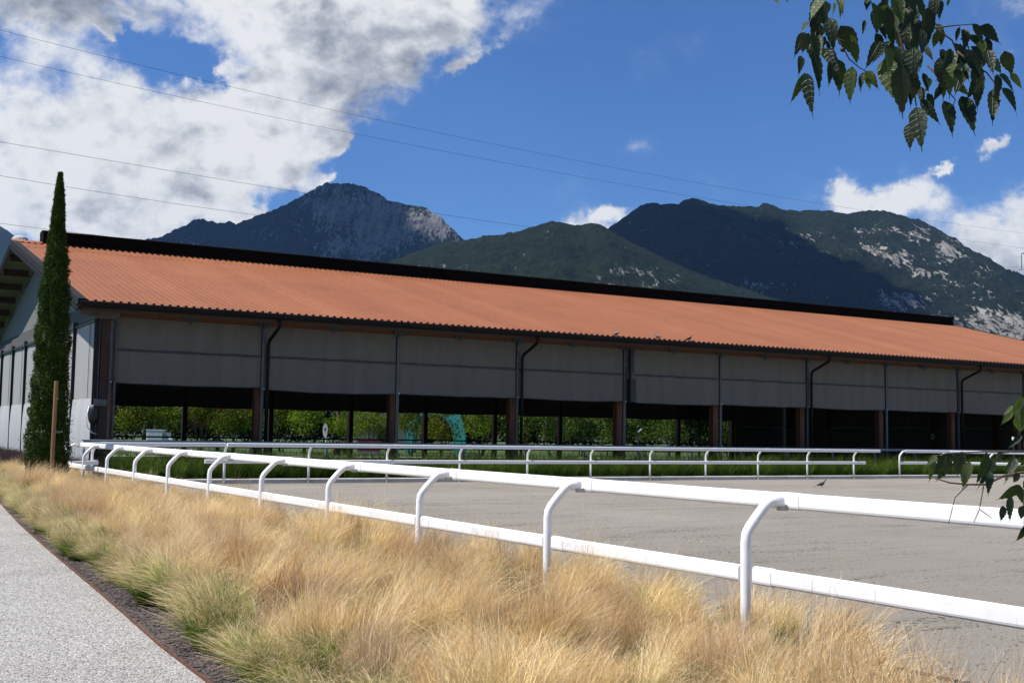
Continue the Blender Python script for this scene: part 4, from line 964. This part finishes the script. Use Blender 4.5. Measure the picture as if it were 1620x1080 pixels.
kinds = {'shrub': [bushy(900 + i, 5.2, 2.3, 3800, .17, M['shrub']) for i in range(3)], 'orchard': [bushy(930 + i, 4.6, 1.9, 3800, .15, M['orchard'], stems=2, low=.12) for i in range(3)],
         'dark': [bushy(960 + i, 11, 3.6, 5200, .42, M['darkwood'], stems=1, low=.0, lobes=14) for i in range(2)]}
def plant(kind, v, x, Y, label, cat='tree', group=None, sc=1.0, mat=None):
    p = at(x, 700, Y); cr, tr = kinds[kind][v % len(kinds[kind])]
    e = empty({'shrub': 'bushy_tree', 'orchard': 'orchard_tree', 'dark': 'forest_tree'}[kind], (p[0], Y, -.01), random.uniform(0, 6)); e.scale = (sc, sc, sc * random.uniform(.92, 1.08))
    c = link('crown', cr, e)
    if mat: c.material_slots[0].link = 'OBJECT'; c.material_slots[0].material = mat
    link('trunk', tr, e); tag(e, label, cat, group); return e
ordn = ['first', 'second', 'third', 'fourth', 'fifth', 'sixth']
for i, (x, Y, v, sc, lab) in enumerate([
    (205, 82, 0, 1.0, 'bright green bushy tree seen through the first bay beside the corner post'), (262, 84, 1, .92, 'bright green bushy tree behind the white cabinet'),
    (318, 80, 2, 1.05, 'bushy green tree right of the white cabinet, in the first bay'), (368, 83, 0, 1.0, 'bushy yellow-green tree left of the first downpipe'), (445, 88, 1, 1.05, 'bushy green tree just right of the first downpipe'),
    (480, 85, 2, .9, 'bushy green tree left of the white oval sign'), (545, 90, 0, .85, 'bushy tree behind the orange machine'), (585, 86, 1, .8, 'small bushy tree in front of the pale house'),
    (650, 82, 2, .78, 'bushy tree left of the teal arch, in the third bay'), (700, 80, 0, .80, 'bushy tree in front of the teal arch'), (762, 84, 1, 1.0, 'yellow-green bushy tree right of the teal arch leg')]):
    plant('shrub', v, x, Y, lab, sc=sc)
for i, (x, lab) in enumerate([(835, 'leafy orchard tree just right of the second downpipe'), (872, 'leafy orchard tree in the middle of the fourth bay'), (918, 'second leafy orchard tree from the right in the fourth bay'), (957, 'leafy orchard tree left of the loudspeaker post'),
                             (1022, 'leafy orchard tree behind the garden lamp pole'), (1060, 'leafy orchard tree right of the garden lamp pole'), (1106, 'leafy orchard tree near the right end of the fifth bay'), (1150, 'rightmost leafy orchard tree seen through the hall')]):
    plant('orchard', i, x, 84 + 5 * (i % 3), lab, sc=1.12)
plant('shrub', 1, 345, 92, 'red-leaved tree behind the green bushes of the first bay', sc=1.2, mat=M['red_leaf'])
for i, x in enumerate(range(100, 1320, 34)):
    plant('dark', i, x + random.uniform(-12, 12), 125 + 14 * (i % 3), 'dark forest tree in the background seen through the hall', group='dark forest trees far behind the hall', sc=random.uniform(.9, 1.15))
# dark trunks in the first bay
for i, (x, hh) in enumerate([(229, 7.0), (246, 7.5)]):
    p = at(x, 700, 90); mb = MB(); mb.tube([(0, 0, 0), (.1, 0, 2.2), (.05, 0, hh * .6), (.25, .1, hh)], [.30, .24, .19, .08], 9); mb.tube([(.07, 0, 2.2), (.7, .1, 4.2), (1.0, .2, 6.0)], [.15, .10, .05], 7)
    e = empty('old_tree', (p[0], 90, 0)); mb.build('trunk', M['bark'], e, smooth=True); cr, tr = kinds['dark'][0]; c = link('crown', cr, e, (.2, .3, 4.2)); c.scale = (.5, .5, .45)
    tag(e, ['dark old trunk left of a second one, above the white cabinet', 'dark forked trunk right above the white cabinet'][i], 'tree')
# ------------------------------------------------------------------ small things beyond the hall
def small(name, label, cat, x, Y, rz=TH):
    p = at(x, 700, Y); return tag(empty(name, (p[0], Y, 0), rz), label, cat)
e = small('storage_cabinet', 'white storage cabinet on the lawn beyond the first bay', 'cabinet', 246, 78, .1)
mb = MB(); mb.box((-.52, -.4, .45), (.52, .4, 1.45)); mb.build('body', M['white_paint'], e, bevel=.03)
mb = MB(); mb.box((-.56, -.44, 1.45), (.56, .44, 1.53)); mb.build('lid', M['white_paint'], e); mb = MB(); mb.box((-.5, -.38, 0), (.5, .38, .44)); mb.build('plinth', M['concrete'], e)
for k in range(5):
    mb = MB(); mb.box((-.46 + k * .19, -.43, .55), (-.30 + k * .19, -.405, 1.36)); mb.build('door_panel', M['white_paint'], e)
e = small('planter_box', 'low white box right of the storage cabinet', 'box', 264, 78, .1)
mb = MB(); mb.box((-.35, -.3, 0), (.4, .3, .95)); mb.build('body', M['white_paint'], e, bevel=.03); mb = MB(); mb.box((-.1, -.2, .95), (.25, .2, 1.35)); mb.build('top_box', M['concrete'], e)
e = small('garden_sign', 'white oval sign on a thin post beyond the second bay', 'sign', 514, 76, .15)
mb = MB(); mb.tube([(.05, 0, 0), (.05, 0, 1.7)], .03, 8); mb.build('pole', M['white_paint'], e)
mb = MB(); n = 20; mb.add([(.16 * math.cos(6.283 * k / n), -.03, 1.65 + .44 * math.sin(6.283 * k / n)) for k in range(n)] + [(.16 * math.cos(6.283 * k / n), .01, 1.65 + .44 * math.sin(6.283 * k / n)) for k in range(n)],
                          [tuple(range(n)), tuple(range(2 * n - 1, n - 1, -1))] + [(k, n + k, n + (k + 1) % n, (k + 1) % n) for k in range(n)]); pl = mb.build('plate', M['white_paint'], e)
mb = MB(); mb.box((-.05, -.045, 1.62), (.03, -.031, 1.80)); mb.build('mark', M['sign_ink'], pl)
e = small('garden_tractor', 'small orange garden machine on the lawn beyond the second bay', 'machine', 541, 80, .2)
mb = MB(); mb.box((-.55, -.3, .28), (.15, .3, .60)); mb.box((.15, -.32, .25), (.62, .32, .85)); mb.build('body', M['orange'], e, bevel=.05)
mb = MB(); mb.box((-.5, -.25, 1.02), (.5, .25, 1.09)); mb.tube([(-.45, -.22, .5), (-.45, -.22, 1.05)], .03, 6); mb.tube([(.4, -.22, .8), (.45, -.22, 1.05)], .03, 6); mb.build('roll_bar', M['orange'], e)
for sx, rr in ((-.35, .24), (.38, .33)):
    for sy in (-.36, .36): mb = MB(); mb.tube([(sx, sy - .09, rr), (sx, sy + .09, rr)], rr, 16); mb.build('wheel', M['black_plastic'], e)
e = small('market_counter', 'low burgundy panelled counter in front of the pale house', 'counter', 585, 84, .1)
mb = MB(); mb.box((-.85, -.3, .25), (.75, .3, 1.05)); mb.build('front', M['pinkbox'], e); mb = MB(); mb.box((-.85, -.3, .0), (.75, .3, .24)); mb.build('base', M['concrete'], e)
# teal arch
e = small('membrane_arch', 'teal curved membrane arch on the lawn beyond the third bay', 'canopy', 690, 96, 0)
mb = MB(); n = 28; P = np.zeros((2, n, 3)); Pi = np.zeros((2, n, 3))
for j in range(n):
    a = math.pi * j / (n - 1)
    for i, yy in enumerate((-1.2, 1.6)):
        wv_ = 1 - .35 * math.sin(a) * 0
        P[i, j] = (2.4 * -math.cos(a) * (1.0), yy, 4.6 * math.sin(a) ** .8); Pi[i, j] = (1.6 * -math.cos(a) - .1, yy, 3.1 * math.sin(a) ** .8)
mb.grid(P); mb.grid(Pi[:, ::-1])
for i in (0, 1):
    A, B = (P[i], Pi[i]); mb.add([*A, *B], [(j, j + 1, n + j + 1, n + j) if i == 1 else (j, n + j, n + j + 1, j + 1) for j in range(n - 1)])
mb.build('shell', M['teal'], e, smooth=False); e.location.z = 0
mb = MB(); mb.tube([(-2.1, -1.15, .4), (2.1, -1.15, .42)], .04, 6); mb.build('tie_bar', M['steel'], e)
# pale house
e = small('small_house', 'pale ochre house with dark roof far beyond the third bay', 'house', 606, 112, .1)
mb = MB(); mb.box((-3.4, -2.5, 0), (3.4, 2.5, 4.3)); mb.build('wall', M['house_wall'], e)
mb = MB(); mb.extrude([(-3.1, 0), (3.1, 0), (0, 1.5)], (-3.9, 0, 4.3), (3.9, 0, 4.3), (0, 1, 0), Z); mb.build('roof', M['house_roof'], e)
mb = MB(); mb.box((-3.6, -3.4, 2.75), (3.6, -2.52, 2.9)); mb.build('porch_roof', M['house_roof'], e)
for x in (-2.4, -.6, 1.2, 2.6):
    mb = MB(); mb.box((x - .35, -2.53, 3.1), (x + .35, -2.505, 4.0)); w_ = mb.build('window', M['window_dark'], e); mb = MB(); mb.box((x - .42, -2.56, 3.03), (x + .42, -2.5, 3.09)); mb.build('sill', M['concrete'], w_)
mb = MB(); mb.box((-.5, -2.53, .05), (.5, -2.505, 2.1)); mb.build('door', M['timber_dark'], e)
# slim poles by the far fence
def pole(x, y, h, label, head):
    g = ground(x, y); e = tag(empty('garden_lamp', (g[0], g[1], 0), TH), label, 'lamp'); mb = MB(); mb.tube([(0, 0, 0), (0, 0, h)], .022, 8); mb.build('pole', M['steel'], e)
    mb = MB()
    if head: mb.tube([(-.02, 0, h), (.05, 0, h + .05), (.17, 0, h + .13)], [.03, .035, .025], 8)
    else: mb.cbox((0, 0, h - .02), (.1, .07, .14)); mb.cbox((.0, 0, h * .42), (.12, .09, .18))
    mb.build('lamp_head', M['white_paint'], e)
pole(1009, 756, 1.75, 'slim grey garden lamp with tilted head in front of the hall', True)
pole(1604, 754, 1.8, 'slim white lamp pole behind the hanging leaves at right', False)
# ------------------------------------------------------------------ birds
def bird_meshes(mat):
    mb = MB(); ring = [(-.16, .012, .050, .0), (-.10, .035, .075, .004), (-.03, .060, .10, .0), (.04, .066, .118, 0), (.085, .05, .15, 0), (.105, .032, .195, 0), (.118, .030, .225, 0), (.135, .020, .235, 0), (.146, .004, .235, 0)]
    vs = []; fs = []; S = 10
    for x, r_, z, q in ring:
        for k in range(S): a = 6.283 * k / S; vs.append((x, r_ * math.cos(a), z + r_ * .9 * math.sin(a)))
    for i in range(len(ring) - 1):
        for k in range(S): fs.append((i * S + k, i * S + (k + 1) % S, (i + 1) * S + (k + 1) % S, (i + 1) * S + k))
    fs += [tuple(range(S - 1, -1, -1)), tuple((len(ring) - 1) * S + k for k in range(S))]
    mb.add(vs, fs); body = mb.mesh('body', mat, True)
    mb = MB(); mb.add([(-.14, -.022, .055), (-.14, .022, .055), (-.235, .034, .02), (-.235, -.034, .02), (-.14, -.022, .045), (-.14, .022, .045), (-.235, .034, .012), (-.235, -.034, .012)], [(0, 1, 2, 3), (7, 6, 5, 4), (0, 3, 7, 4), (1, 5, 6, 2), (2, 6, 7, 3), (0, 4, 5, 1)]); tail = mb.mesh('tail', mat)
    mb = MB(); mb.add([(.06, .066, .125), (-.02, .068, .135), (-.16, .045, .075), (-.02, .071, .085), (.05, .071, .095)], [(0, 1, 2, 3, 4)]); mb.add([(.06, -.066, .125), (-.02, -.068, .135), (-.16, -.045, .075), (-.02, -.071, .085), (.05, -.071, .095)], [(4, 3, 2, 1, 0)]); wing = mb.mesh('wings', mat)
    mb = MB(); mb.tube([(.0, .025, .065), (.005, .025, 0)], .006, 5); mb.tube([(.0, -.025, .065), (.02, -.025, 0)], .006, 5); legs = mb.mesh('legs', M['timber'])
    mb = MB(); mb.tube([(.142, 0, .235), (.172, 0, .228)], [.008, .002], 5); beak = mb.mesh('beak', M['sign_ink'])
    return dict(body=body, tail=tail, wings=wing, legs=legs, beak=beak)
def bird(loc, rz, meshes, label, sc=1.0):
    e = empty('pigeon', loc, rz); e.scale = (sc,) * 3
    for n_, me in meshes.items(): link(n_, me, e)
    return tag(e, label, 'bird')
dk = bird_meshes(M['bird']); gy = bird_meshes(M['bird_grey'])
g = ground(1300, 770); bird((g[0], g[1], 0), -.1, dk, 'dark pigeon walking on the arena sand')
for x, rz, lab, ms in ((975, 0.4, 'leftmost grey pigeon perched on the roof edge', gy), (1040, 2.8, 'pale pigeon sitting low on the roof edge between two others', gy), (1090, .3, 'rightmost dark pigeon perched on the roof edge', dk)):
    # stand on the roof just above the gutter
    v = ray(x, 540); k = ((HALL_O + V * (EW + .12)) @ V) / (v @ V); p = v * k; bird((p[0], p[1], roof_z(EW + .12) + .012), rz, ms, lab)
# ------------------------------------------------------------------ power line
def cable(pts_px, Ya, Yb, rad, label):
    xs = np.array([p[0] for p in pts_px], float); ys = np.array([p[1] for p in pts_px], float)
    cf = np.polyfit(xs, ys, 3 if len(xs) > 3 else 2); q = np.linspace(xs[0], xs[-1], 40); P = []
    for x in q:
        s = (x - xs[0]) / (xs[-1] - xs[0]); Y = 1 / ((1 - s) / Ya + s / Yb); P.append(at(x, np.polyval(cf, x), Y))
    mb = MB(); o = P[0]; mb.tube([p - o for p in P], rad, 5); return tag(mb.build('power_cable', M['cable'], loc=tuple(o)), label, 'cable', 'cables crossing the valley')
cable([(-60, 32), (0, 48), (346, 133), (800, 232), (1100, 289), (1313, 324), (1640, 372)], 110, 262, .017, 'uppermost power cable across the sky')
cable([(-60, 75), (0, 90), (494, 197), (800, 259), (916, 280), (1100, 311), (1183, 325), (1640, 396)], 112, 264, .017, 'second power cable from the top')
cable([(-60, 214), (0, 225), (365, 286), (484, 306), (701, 340), (831, 358), (1617, 428)], 100, 258, .017, 'third power cable, passing in front of the rocky peak')
cable([(-60, 268), (0, 277.5), (410, 340), (700, 377), (1000, 402), (1540, 421.5), (1640, 423)], 104, 262, .017, 'fourth power cable, crossing behind the cypress')
cable([(-60, 345), (0, 354), (168, 373), (400, 398), (800, 430), (1602, 488)], 108, 258, .017, 'lowest power cable, just above the hall roof')
PY = 260; pc = at(1668, 700, PY); base = np.array([pc[0], PY, 0])
py = tag(empty('power_pylon', base), 'steel lattice pylon at the right edge with arms reaching in', 'pylon')
topz = at(1668, 350, PY)[2]
mb = MB()
def wz(z): return 3.2 * (1 - z / topz) + .55
for sx in (-1, 1):
    for sy in (-1, 1): mb.tube([(sx * wz(0), sy * wz(0), 0), (sx * wz(topz), sy * wz(topz), topz)], .11, 5)
nz = 12
for k in range(nz):
    z0, z1 = topz * k / nz, topz * (k + 1) / nz; a, b = wz(z0), wz(z1)
    for s in (-1, 1):
        mb.tube([(-a, s * a, z0), (b, s * b, z1)], .05, 4); mb.tube([(a, s * a, z0), (-b, s * b, z1)], .05, 4); mb.tube([(s * a, -a, z0), (s * b, b, z1)], .05, 4); mb.tube([(s * a, a, z0), (s * b, -b, z1)], .05, 4)
mb.build('tower', M['pylon'], py)
for (x, y) in ((1616, 401), (1602, 462)):
    tip = at(x, y, PY) - base; z = tip[2]; mb = MB()
    for sy in (-.5, .5): mb.tube([(-.6, sy, z + .9), (tip[0], 0, z)], .08, 5); mb.tube([(-.6, sy, z - .5 + .6), (tip[0], 0, z)], .08, 5)
    for s in (.3, .6): mb.tube([(-.6 + (tip[0] + .6) * s, 0, z + .9 * (1 - s)), (-.6 + (tip[0] + .6) * (s + .2), 0, z + .1 * (1 - s))], .05, 4)
    mb.tube([(.6, 0, z + .8), (-tip[0], 0, z)], .12, 5)
    arm = mb.build('cross_arm', M['pylon'], py)
    mb = MB(); mb.tube([tip, tip - Z * 3.6], .05, 5)
    for k in range(12): mb.tube([tip - Z * (.4 + .25 * k), tip - Z * (.48 + .25 * k)], .14, 8)
    mb.tube([tip - Z * 3.6 - np.array([.7, 0, 0]), tip - Z * 3.55, tip - Z * 3.6 + np.array([.7, 0, 0])], .06, 5); mb.build('insulator', M['steel'], arm)
# ------------------------------------------------------------------ hackberry tree overhanging the view
HT = np.array([3.4, 3.1, 0])
hk = tag(empty('hackberry_tree', HT), 'hackberry tree at right whose leafy twigs hang into the view', 'tree')
mb = MB(); mb.tube([(0, 0, 0), (.05, 0, 1.2), (-.05, .02, 2.6), (-.25, .0, 3.6), (-.6, -.1, 4.6)], [.17, .14, .12, .09, .05], 12); mb.build('trunk', M['bark'], hk, smooth=True)
def leaf_mesh(seed, wid, curl, fold):
    """ovate toothed leaf with a long tip; x along the leaf, y across, z up"""
    n = 15; vs = []; lx = []; ly = []; fs = []; r = random.Random(seed)
    for i in range(n):
        u = i / (n - 1); w = wid * (max(0, math.sin(math.pi * min(1, u * 1.13) ** .72)) ** .9 if u < .86 else 0)
        if u >= .86: w = wid * .10 * (1 - u) / .14
        w = max(w, .0) * (1 - .25 * u); asym = 1 + .12 * (1 - u)
        tooth = .014 * (1 if i % 2 else -.4) if .18 < u < .85 else 0
        zc = -curl * u * u
        for sgn, k in ((-1, 1), (0, 0), (1, asym)):
            y = sgn * (w * k + (tooth if sgn else 0)); vs.append((u - (.02 if (i % 2 == 0 and sgn) else 0), y, zc + fold * abs(y) + .012 * math.sin(u * 22) * abs(sgn) * .12)); lx.append(u); ly.append(y)
    for i in range(n - 1):
        for k in (0, 1): a = i * 3 + k; fs.append((a, a + 1, a + 4, a + 3))
    return vs, fs, lx, ly
LM = {}
for key, mt in (('d', 'leaf'), ('p', 'leaf_pale')):
    LM[key] = []
    for i, (wd, cu, fo_) in enumerate([(.19, .16, .30), (.22, .30, .2), (.165, .08, .45), (.20, .42, .35)]):
        v, f, lx, ly = leaf_mesh(i, wd, cu, fo_); LM[key].append(fast_mesh('leaf', v, f, M[mt], {'lx': lx, 'ly': ly}, smooth=True))
def add_leaf(bx_, by_, tx_, ty_, Y, pale=False, i=0):
    r = random.Random(int(bx_ * 13 + by_ * 7 + i)); a = at(bx_, by_, Y); dY = r.uniform(-.035, .035); b = at(tx_, ty_, Y + dY)
    d = b - a; ln = np.linalg.norm(d); d = d / ln
    n = np.array([r.uniform(-.8, .5), -1.0, r.uniform(-.1, .9)]); n = n - d * (n @ d); n /= np.linalg.norm(n); s = np.cross(n, d)
    m4 = Matrix(((d[0], s[0], n[0], a[0] - HT[0]), (d[1], s[1], n[1], a[1] - HT[1]), (d[2], s[2], n[2], a[2]), (0, 0, 0, 1)))
    o = link('leaf', LM['p' if pale else 'd'][r.randrange(4)], hk)
    w = r.uniform(.72, 1.1); o.matrix_local = m4 @ Matrix.Diagonal((ln, ln * w, ln, 1)); return o
def T(l): return [(1220 + a / 4.05, b / 4.05, 1220 + c / 4.05, d / 4.05) for a, b, c, d in l]
topd = T([(240, 140, 178, 205), (320, 160, 290, 260), (370, 120, 405, 300), (240, 215, 180, 360), (215, 210, 155, 350), (260, 330, 340, 598), (190, 360, 185, 480), (350, 260, 385, 370), (378, 400, 378, 560), (200, 480, 130, 685),
          (232, 475, 262, 765), (410, 380, 470, 612), (445, 170, 570, 400), (520, 270, 560, 430), (590, 465, 565, 602), (330, -10, 320, 60), (30, -12, 45, 25), (90, -12, 110, 18), (300, 180, 270, 330), (350, 10, 345, 110),
          (620, 0, 610, 60), (640, 20, 690, 245), (600, 130, 585, 232), (660, 60, 684, 240), (740, 50, 765, 295), (700, 150, 740, 262), (800, 60, 790, 205), (830, 0, 850, 115), (900, 20, 930, 155), (950, 0, 990, 115),
          (1000, 55, 1000, 345), (770, 330, 822, 475), (830, 420, 832, 782), (870, 180, 860, 335), (920, 190, 900, 335), (940, 330, 1000, 485), (980, 300, 1045, 390), (900, 450, 940, 610), (930, 500, 900, 660), (960, 560, 970, 690),
          (1010, 500, 1000, 645), (960, 640, 1092, 802), (1000, 600, 1062, 722), (930, 690, 965, 968), (892, 790, 882, 955), (1075, 0, 1080, 122), (1130, 0, 1142, 52), (880, 320, 860, 470), (820, 180, 800, 340), (760, 180, 790, 330), (960, 140, 985, 320), (870, 520, 905, 700), (700, 20, 720, 200), (860, 0, 890, 120), (800, 300, 850, 430), (900, 230, 930, 420),
          (1100, 190, 1080, 315), (1060, 200, 1050, 335), (1290, 155, 1385, 302), (1340, 170, 1497, 272), (1210, 175, 1170, 285), (1230, 190, 1272, 315), (1260, 230, 1418, 352), (1250, 320, 1372, 505), (1210, 340, 1332, 415), (1150, 315, 1090, 485),
          (1165, 330, 1110, 505), (1175, 340, 1150, 532), (1200, 380, 1282, 525), (1070, 460, 1092, 545), (1120, 400, 1110, 565), (1390, 385, 1537, 474), (1460, 480, 1622, 602), (1480, 565, 1615, 705), (1425, 575, 1420, 805), (1330, 490, 1310, 705),
          (1180, 450, 1262, 565), (1220, 620, 1318, 872), (1090, 555, 1040, 645), (1110, 650, 1175, 882), (1160, 690, 1150, 832), (1210, 250, 1320, 330), (1280, 300, 1390, 420), (1300, 420, 1350, 560)])
topp = T([(340, 45, 288, 152), (310, 300, 378, 418), (520, 430, 487, 682), (605, 458, 642, 592), (605, 458, 700, 562), (400, 20, 402, 124), (440, 0, 446, 134), (430, -20, 466, 60), (215, 470, 235, 640), (265, 215, 245, 300),
          (740, 290, 792, 465), (728, 380, 795, 662), (870, 60, 850, 172), (810, 90, 795, 230), (1160, 530, 1302, 622), (840, 20, 865, 130), (890, 180, 880, 260), (930, 200, 945, 300), (1530, 470, 1625, 580), (1240, 195, 1290, 225)])
def Rr(l): return [(1420 + a / 3.857, 600 + b / 3.857, 1420 + c / 3.857, 600 + d / 3.857) for a, b, c, d in l]
rd = Rr([(760, 340, 660, 432), (290, 455, 222, 592), (310, 475, 250, 658), (395, 440, 340, 625), (540, 445, 482, 668), (575, 490, 530, 645), (640, 440, 575, 520), (560, 560, 558, 704), (720, 480, 650, 632), (700, 440, 622, 452), (745, 570, 690, 640),
         (728, 640, 620, 782), (692, 710, 680, 882), (642, 770, 640, 884), (740, 640, 762, 784), (768, 770, 740, 872), (772, 890, 745, 1034), (790, 600, 800, 760), (800, 320, 770, 420), (790, 820, 790, 960), (800, 480, 740, 560)])
rp = Rr([(760, 105, 690, 235), (745, 130, 722, 305), (700, 160, 640, 225), (692, 190, 640, 275), (765, 160, 722, 322), (722, 230, 752, 335), (235, 460, 170, 535), (205, 470, 207, 642), (440, 500, 380, 684), (790, 150, 770, 330), (780, 110, 740, 180), (800, 220, 772, 340)])
cnt = 0
xr = random.Random(5)
for k_ in range(62):
    bx1 = xr.gauss(1425, 26) if k_ < 30 else (xr.gauss(1530, 24) if k_ < 50 else xr.gauss(1300, 18)); by1 = xr.uniform(-10, 130) if k_ < 30 else (xr.uniform(40, 120) if k_ < 50 else xr.uniform(-5, 95)); an = xr.gauss(1.45, .35); l_ = xr.uniform(32, 58)
    (topp if k_ % 6 == 0 else topd).append((bx1, by1, bx1 + l_ * math.cos(an), by1 + l_ * math.sin(an)))
for lst, pale in ((topd, False), (topp, True)):
    for q in lst: cnt += 1; add_leaf(*q, 2.55 + .30 * ((cnt * 37) % 11) / 11, pale, cnt)
for lst, pale in ((rd, False), (rp, True)):
    for q in lst: cnt += 1; add_leaf(*q, 2.45 + .22 * ((cnt * 37) % 11) / 11, pale, cnt)
def twig(pts, Y, rad, name='twig', fmt=None):
    P = [at(*fmt(p), Y) - HT for p in pts]; mb = MB(); n = len(P); mb.tube(P, [rad * .78 * (1 - .6 * k / (n - 1)) for k in range(n)], 7); mb.build(name, M['twig'], hk, smooth=True)
ft = lambda p: (1220 + p[0] / 4.05, p[1] / 4.05); fr = lambda p: (1420 + p[0] / 3.857, 600 + p[1] / 3.857)
for pts_, rad in (([(330, -120), (300, 60), (280, 280), (255, 340)], .004), ([(330, 60), (430, 250), (500, 380), (560, 430), (612, 465)], .0030), ([(420, 250), (490, 268)], .002), ([(740, -160), (790, 60), (840, 300), (900, 450), (930, 680)], .0055),
                  ([(860, 60), (940, 135), (1050, 180), (1160, 260), (1190, 340)], .0045), ([(1050, 180), (1170, 165), (1310, 155)], .0028), ([(1000, 420), (1080, 500), (1130, 580), (1180, 640), (1160, 695)], .0030), ([(1190, 330), (1300, 420), (1380, 465), (1430, 530), (1485, 567)], .0034), ([(1430, 490), (1460, 485)], .002), ([(1430, 540), (1428, 578)], .002)):
    twig(pts_, 2.70, rad, fmt=ft)
for pts_, rad in (([(1000, 480), (800, 560), (640, 590), (540, 640), (430, 640), (320, 630), (215, 598)], .0045), ([(430, 640), (350, 720), (310, 882)], .0020), ([(525, 650), (500, 790), (465, 872)], .0020), ([(500, 790), (575, 846)], .0016), ([(900, -100), (800, 120), (775, 400), (800, 560)], .005), ([(800, 560), (770, 760), (790, 900)], .0035), ([(770, 440), (540, 440), (300, 450), (215, 470)], .0028)):
    twig(pts_, 2.55, rad, fmt=fr)
for i, (x, y) in enumerate([(363, 188), (417, 228), (458, 320)]):
    mb = MB(); p = at(*ft((x, y)), 2.68) - HT; mb.ball(p, .006, 8, 6); mb.build('berry', M['sign_ink'], hk, smooth=True)
# limbs and the crown above the view
def limb(a, b, r0, r1):
    mid = (np.array(a) + np.array(b)) / 2 + np.array([0, 0, .35]); mb = MB(); mb.tube([a, mid, b], [r0, (r0 + r1) / 2, r1], 8); mb.build('branch', M['bark'], hk, smooth=True)
limb((-.2, 0, 3.4), at(1405, -60, 2.70) - HT, .055, .012); limb((-.2, 0, 3.3), at(1310, -60, 2.70) - HT, .05, .010); limb((-.03, 0, 2.4), at(1690, 560, 2.55) - HT, .05, .012); limb((-.4, 0, 4.0), (-2.6, .3, 5.4), .06, .015); limb((-.3, 0, 3.7), (1.3, -.9, 5.2), .06, .015)
def crown_s(r):
    c = [(-1.9, -.3, 4.3, 1.1), (-.8, -.2, 4.9, 1.3), (-2.6, -.6, 4.8, .9), (.4, .3, 5.1, 1.3), (-1.2, -1.2, 4.0, .8), (-1.0, .6, 5.2, 1.0), (-2.4, .2, 4.7, .8)][r.integers(7)]
    d = r.normal(0, 1, 3); d /= np.linalg.norm(d); return np.array(c[:3]) + d * c[3] * r.uniform(.5, 1.05) * np.array([1, 1, .55]), d
v, f = leaf_cloud(4200, crown_s, .13, 77, aspect=.6); c = link('crown', fast_mesh('crown', v, f, M['orchard']), hk); c['kind'] = 'stuff'
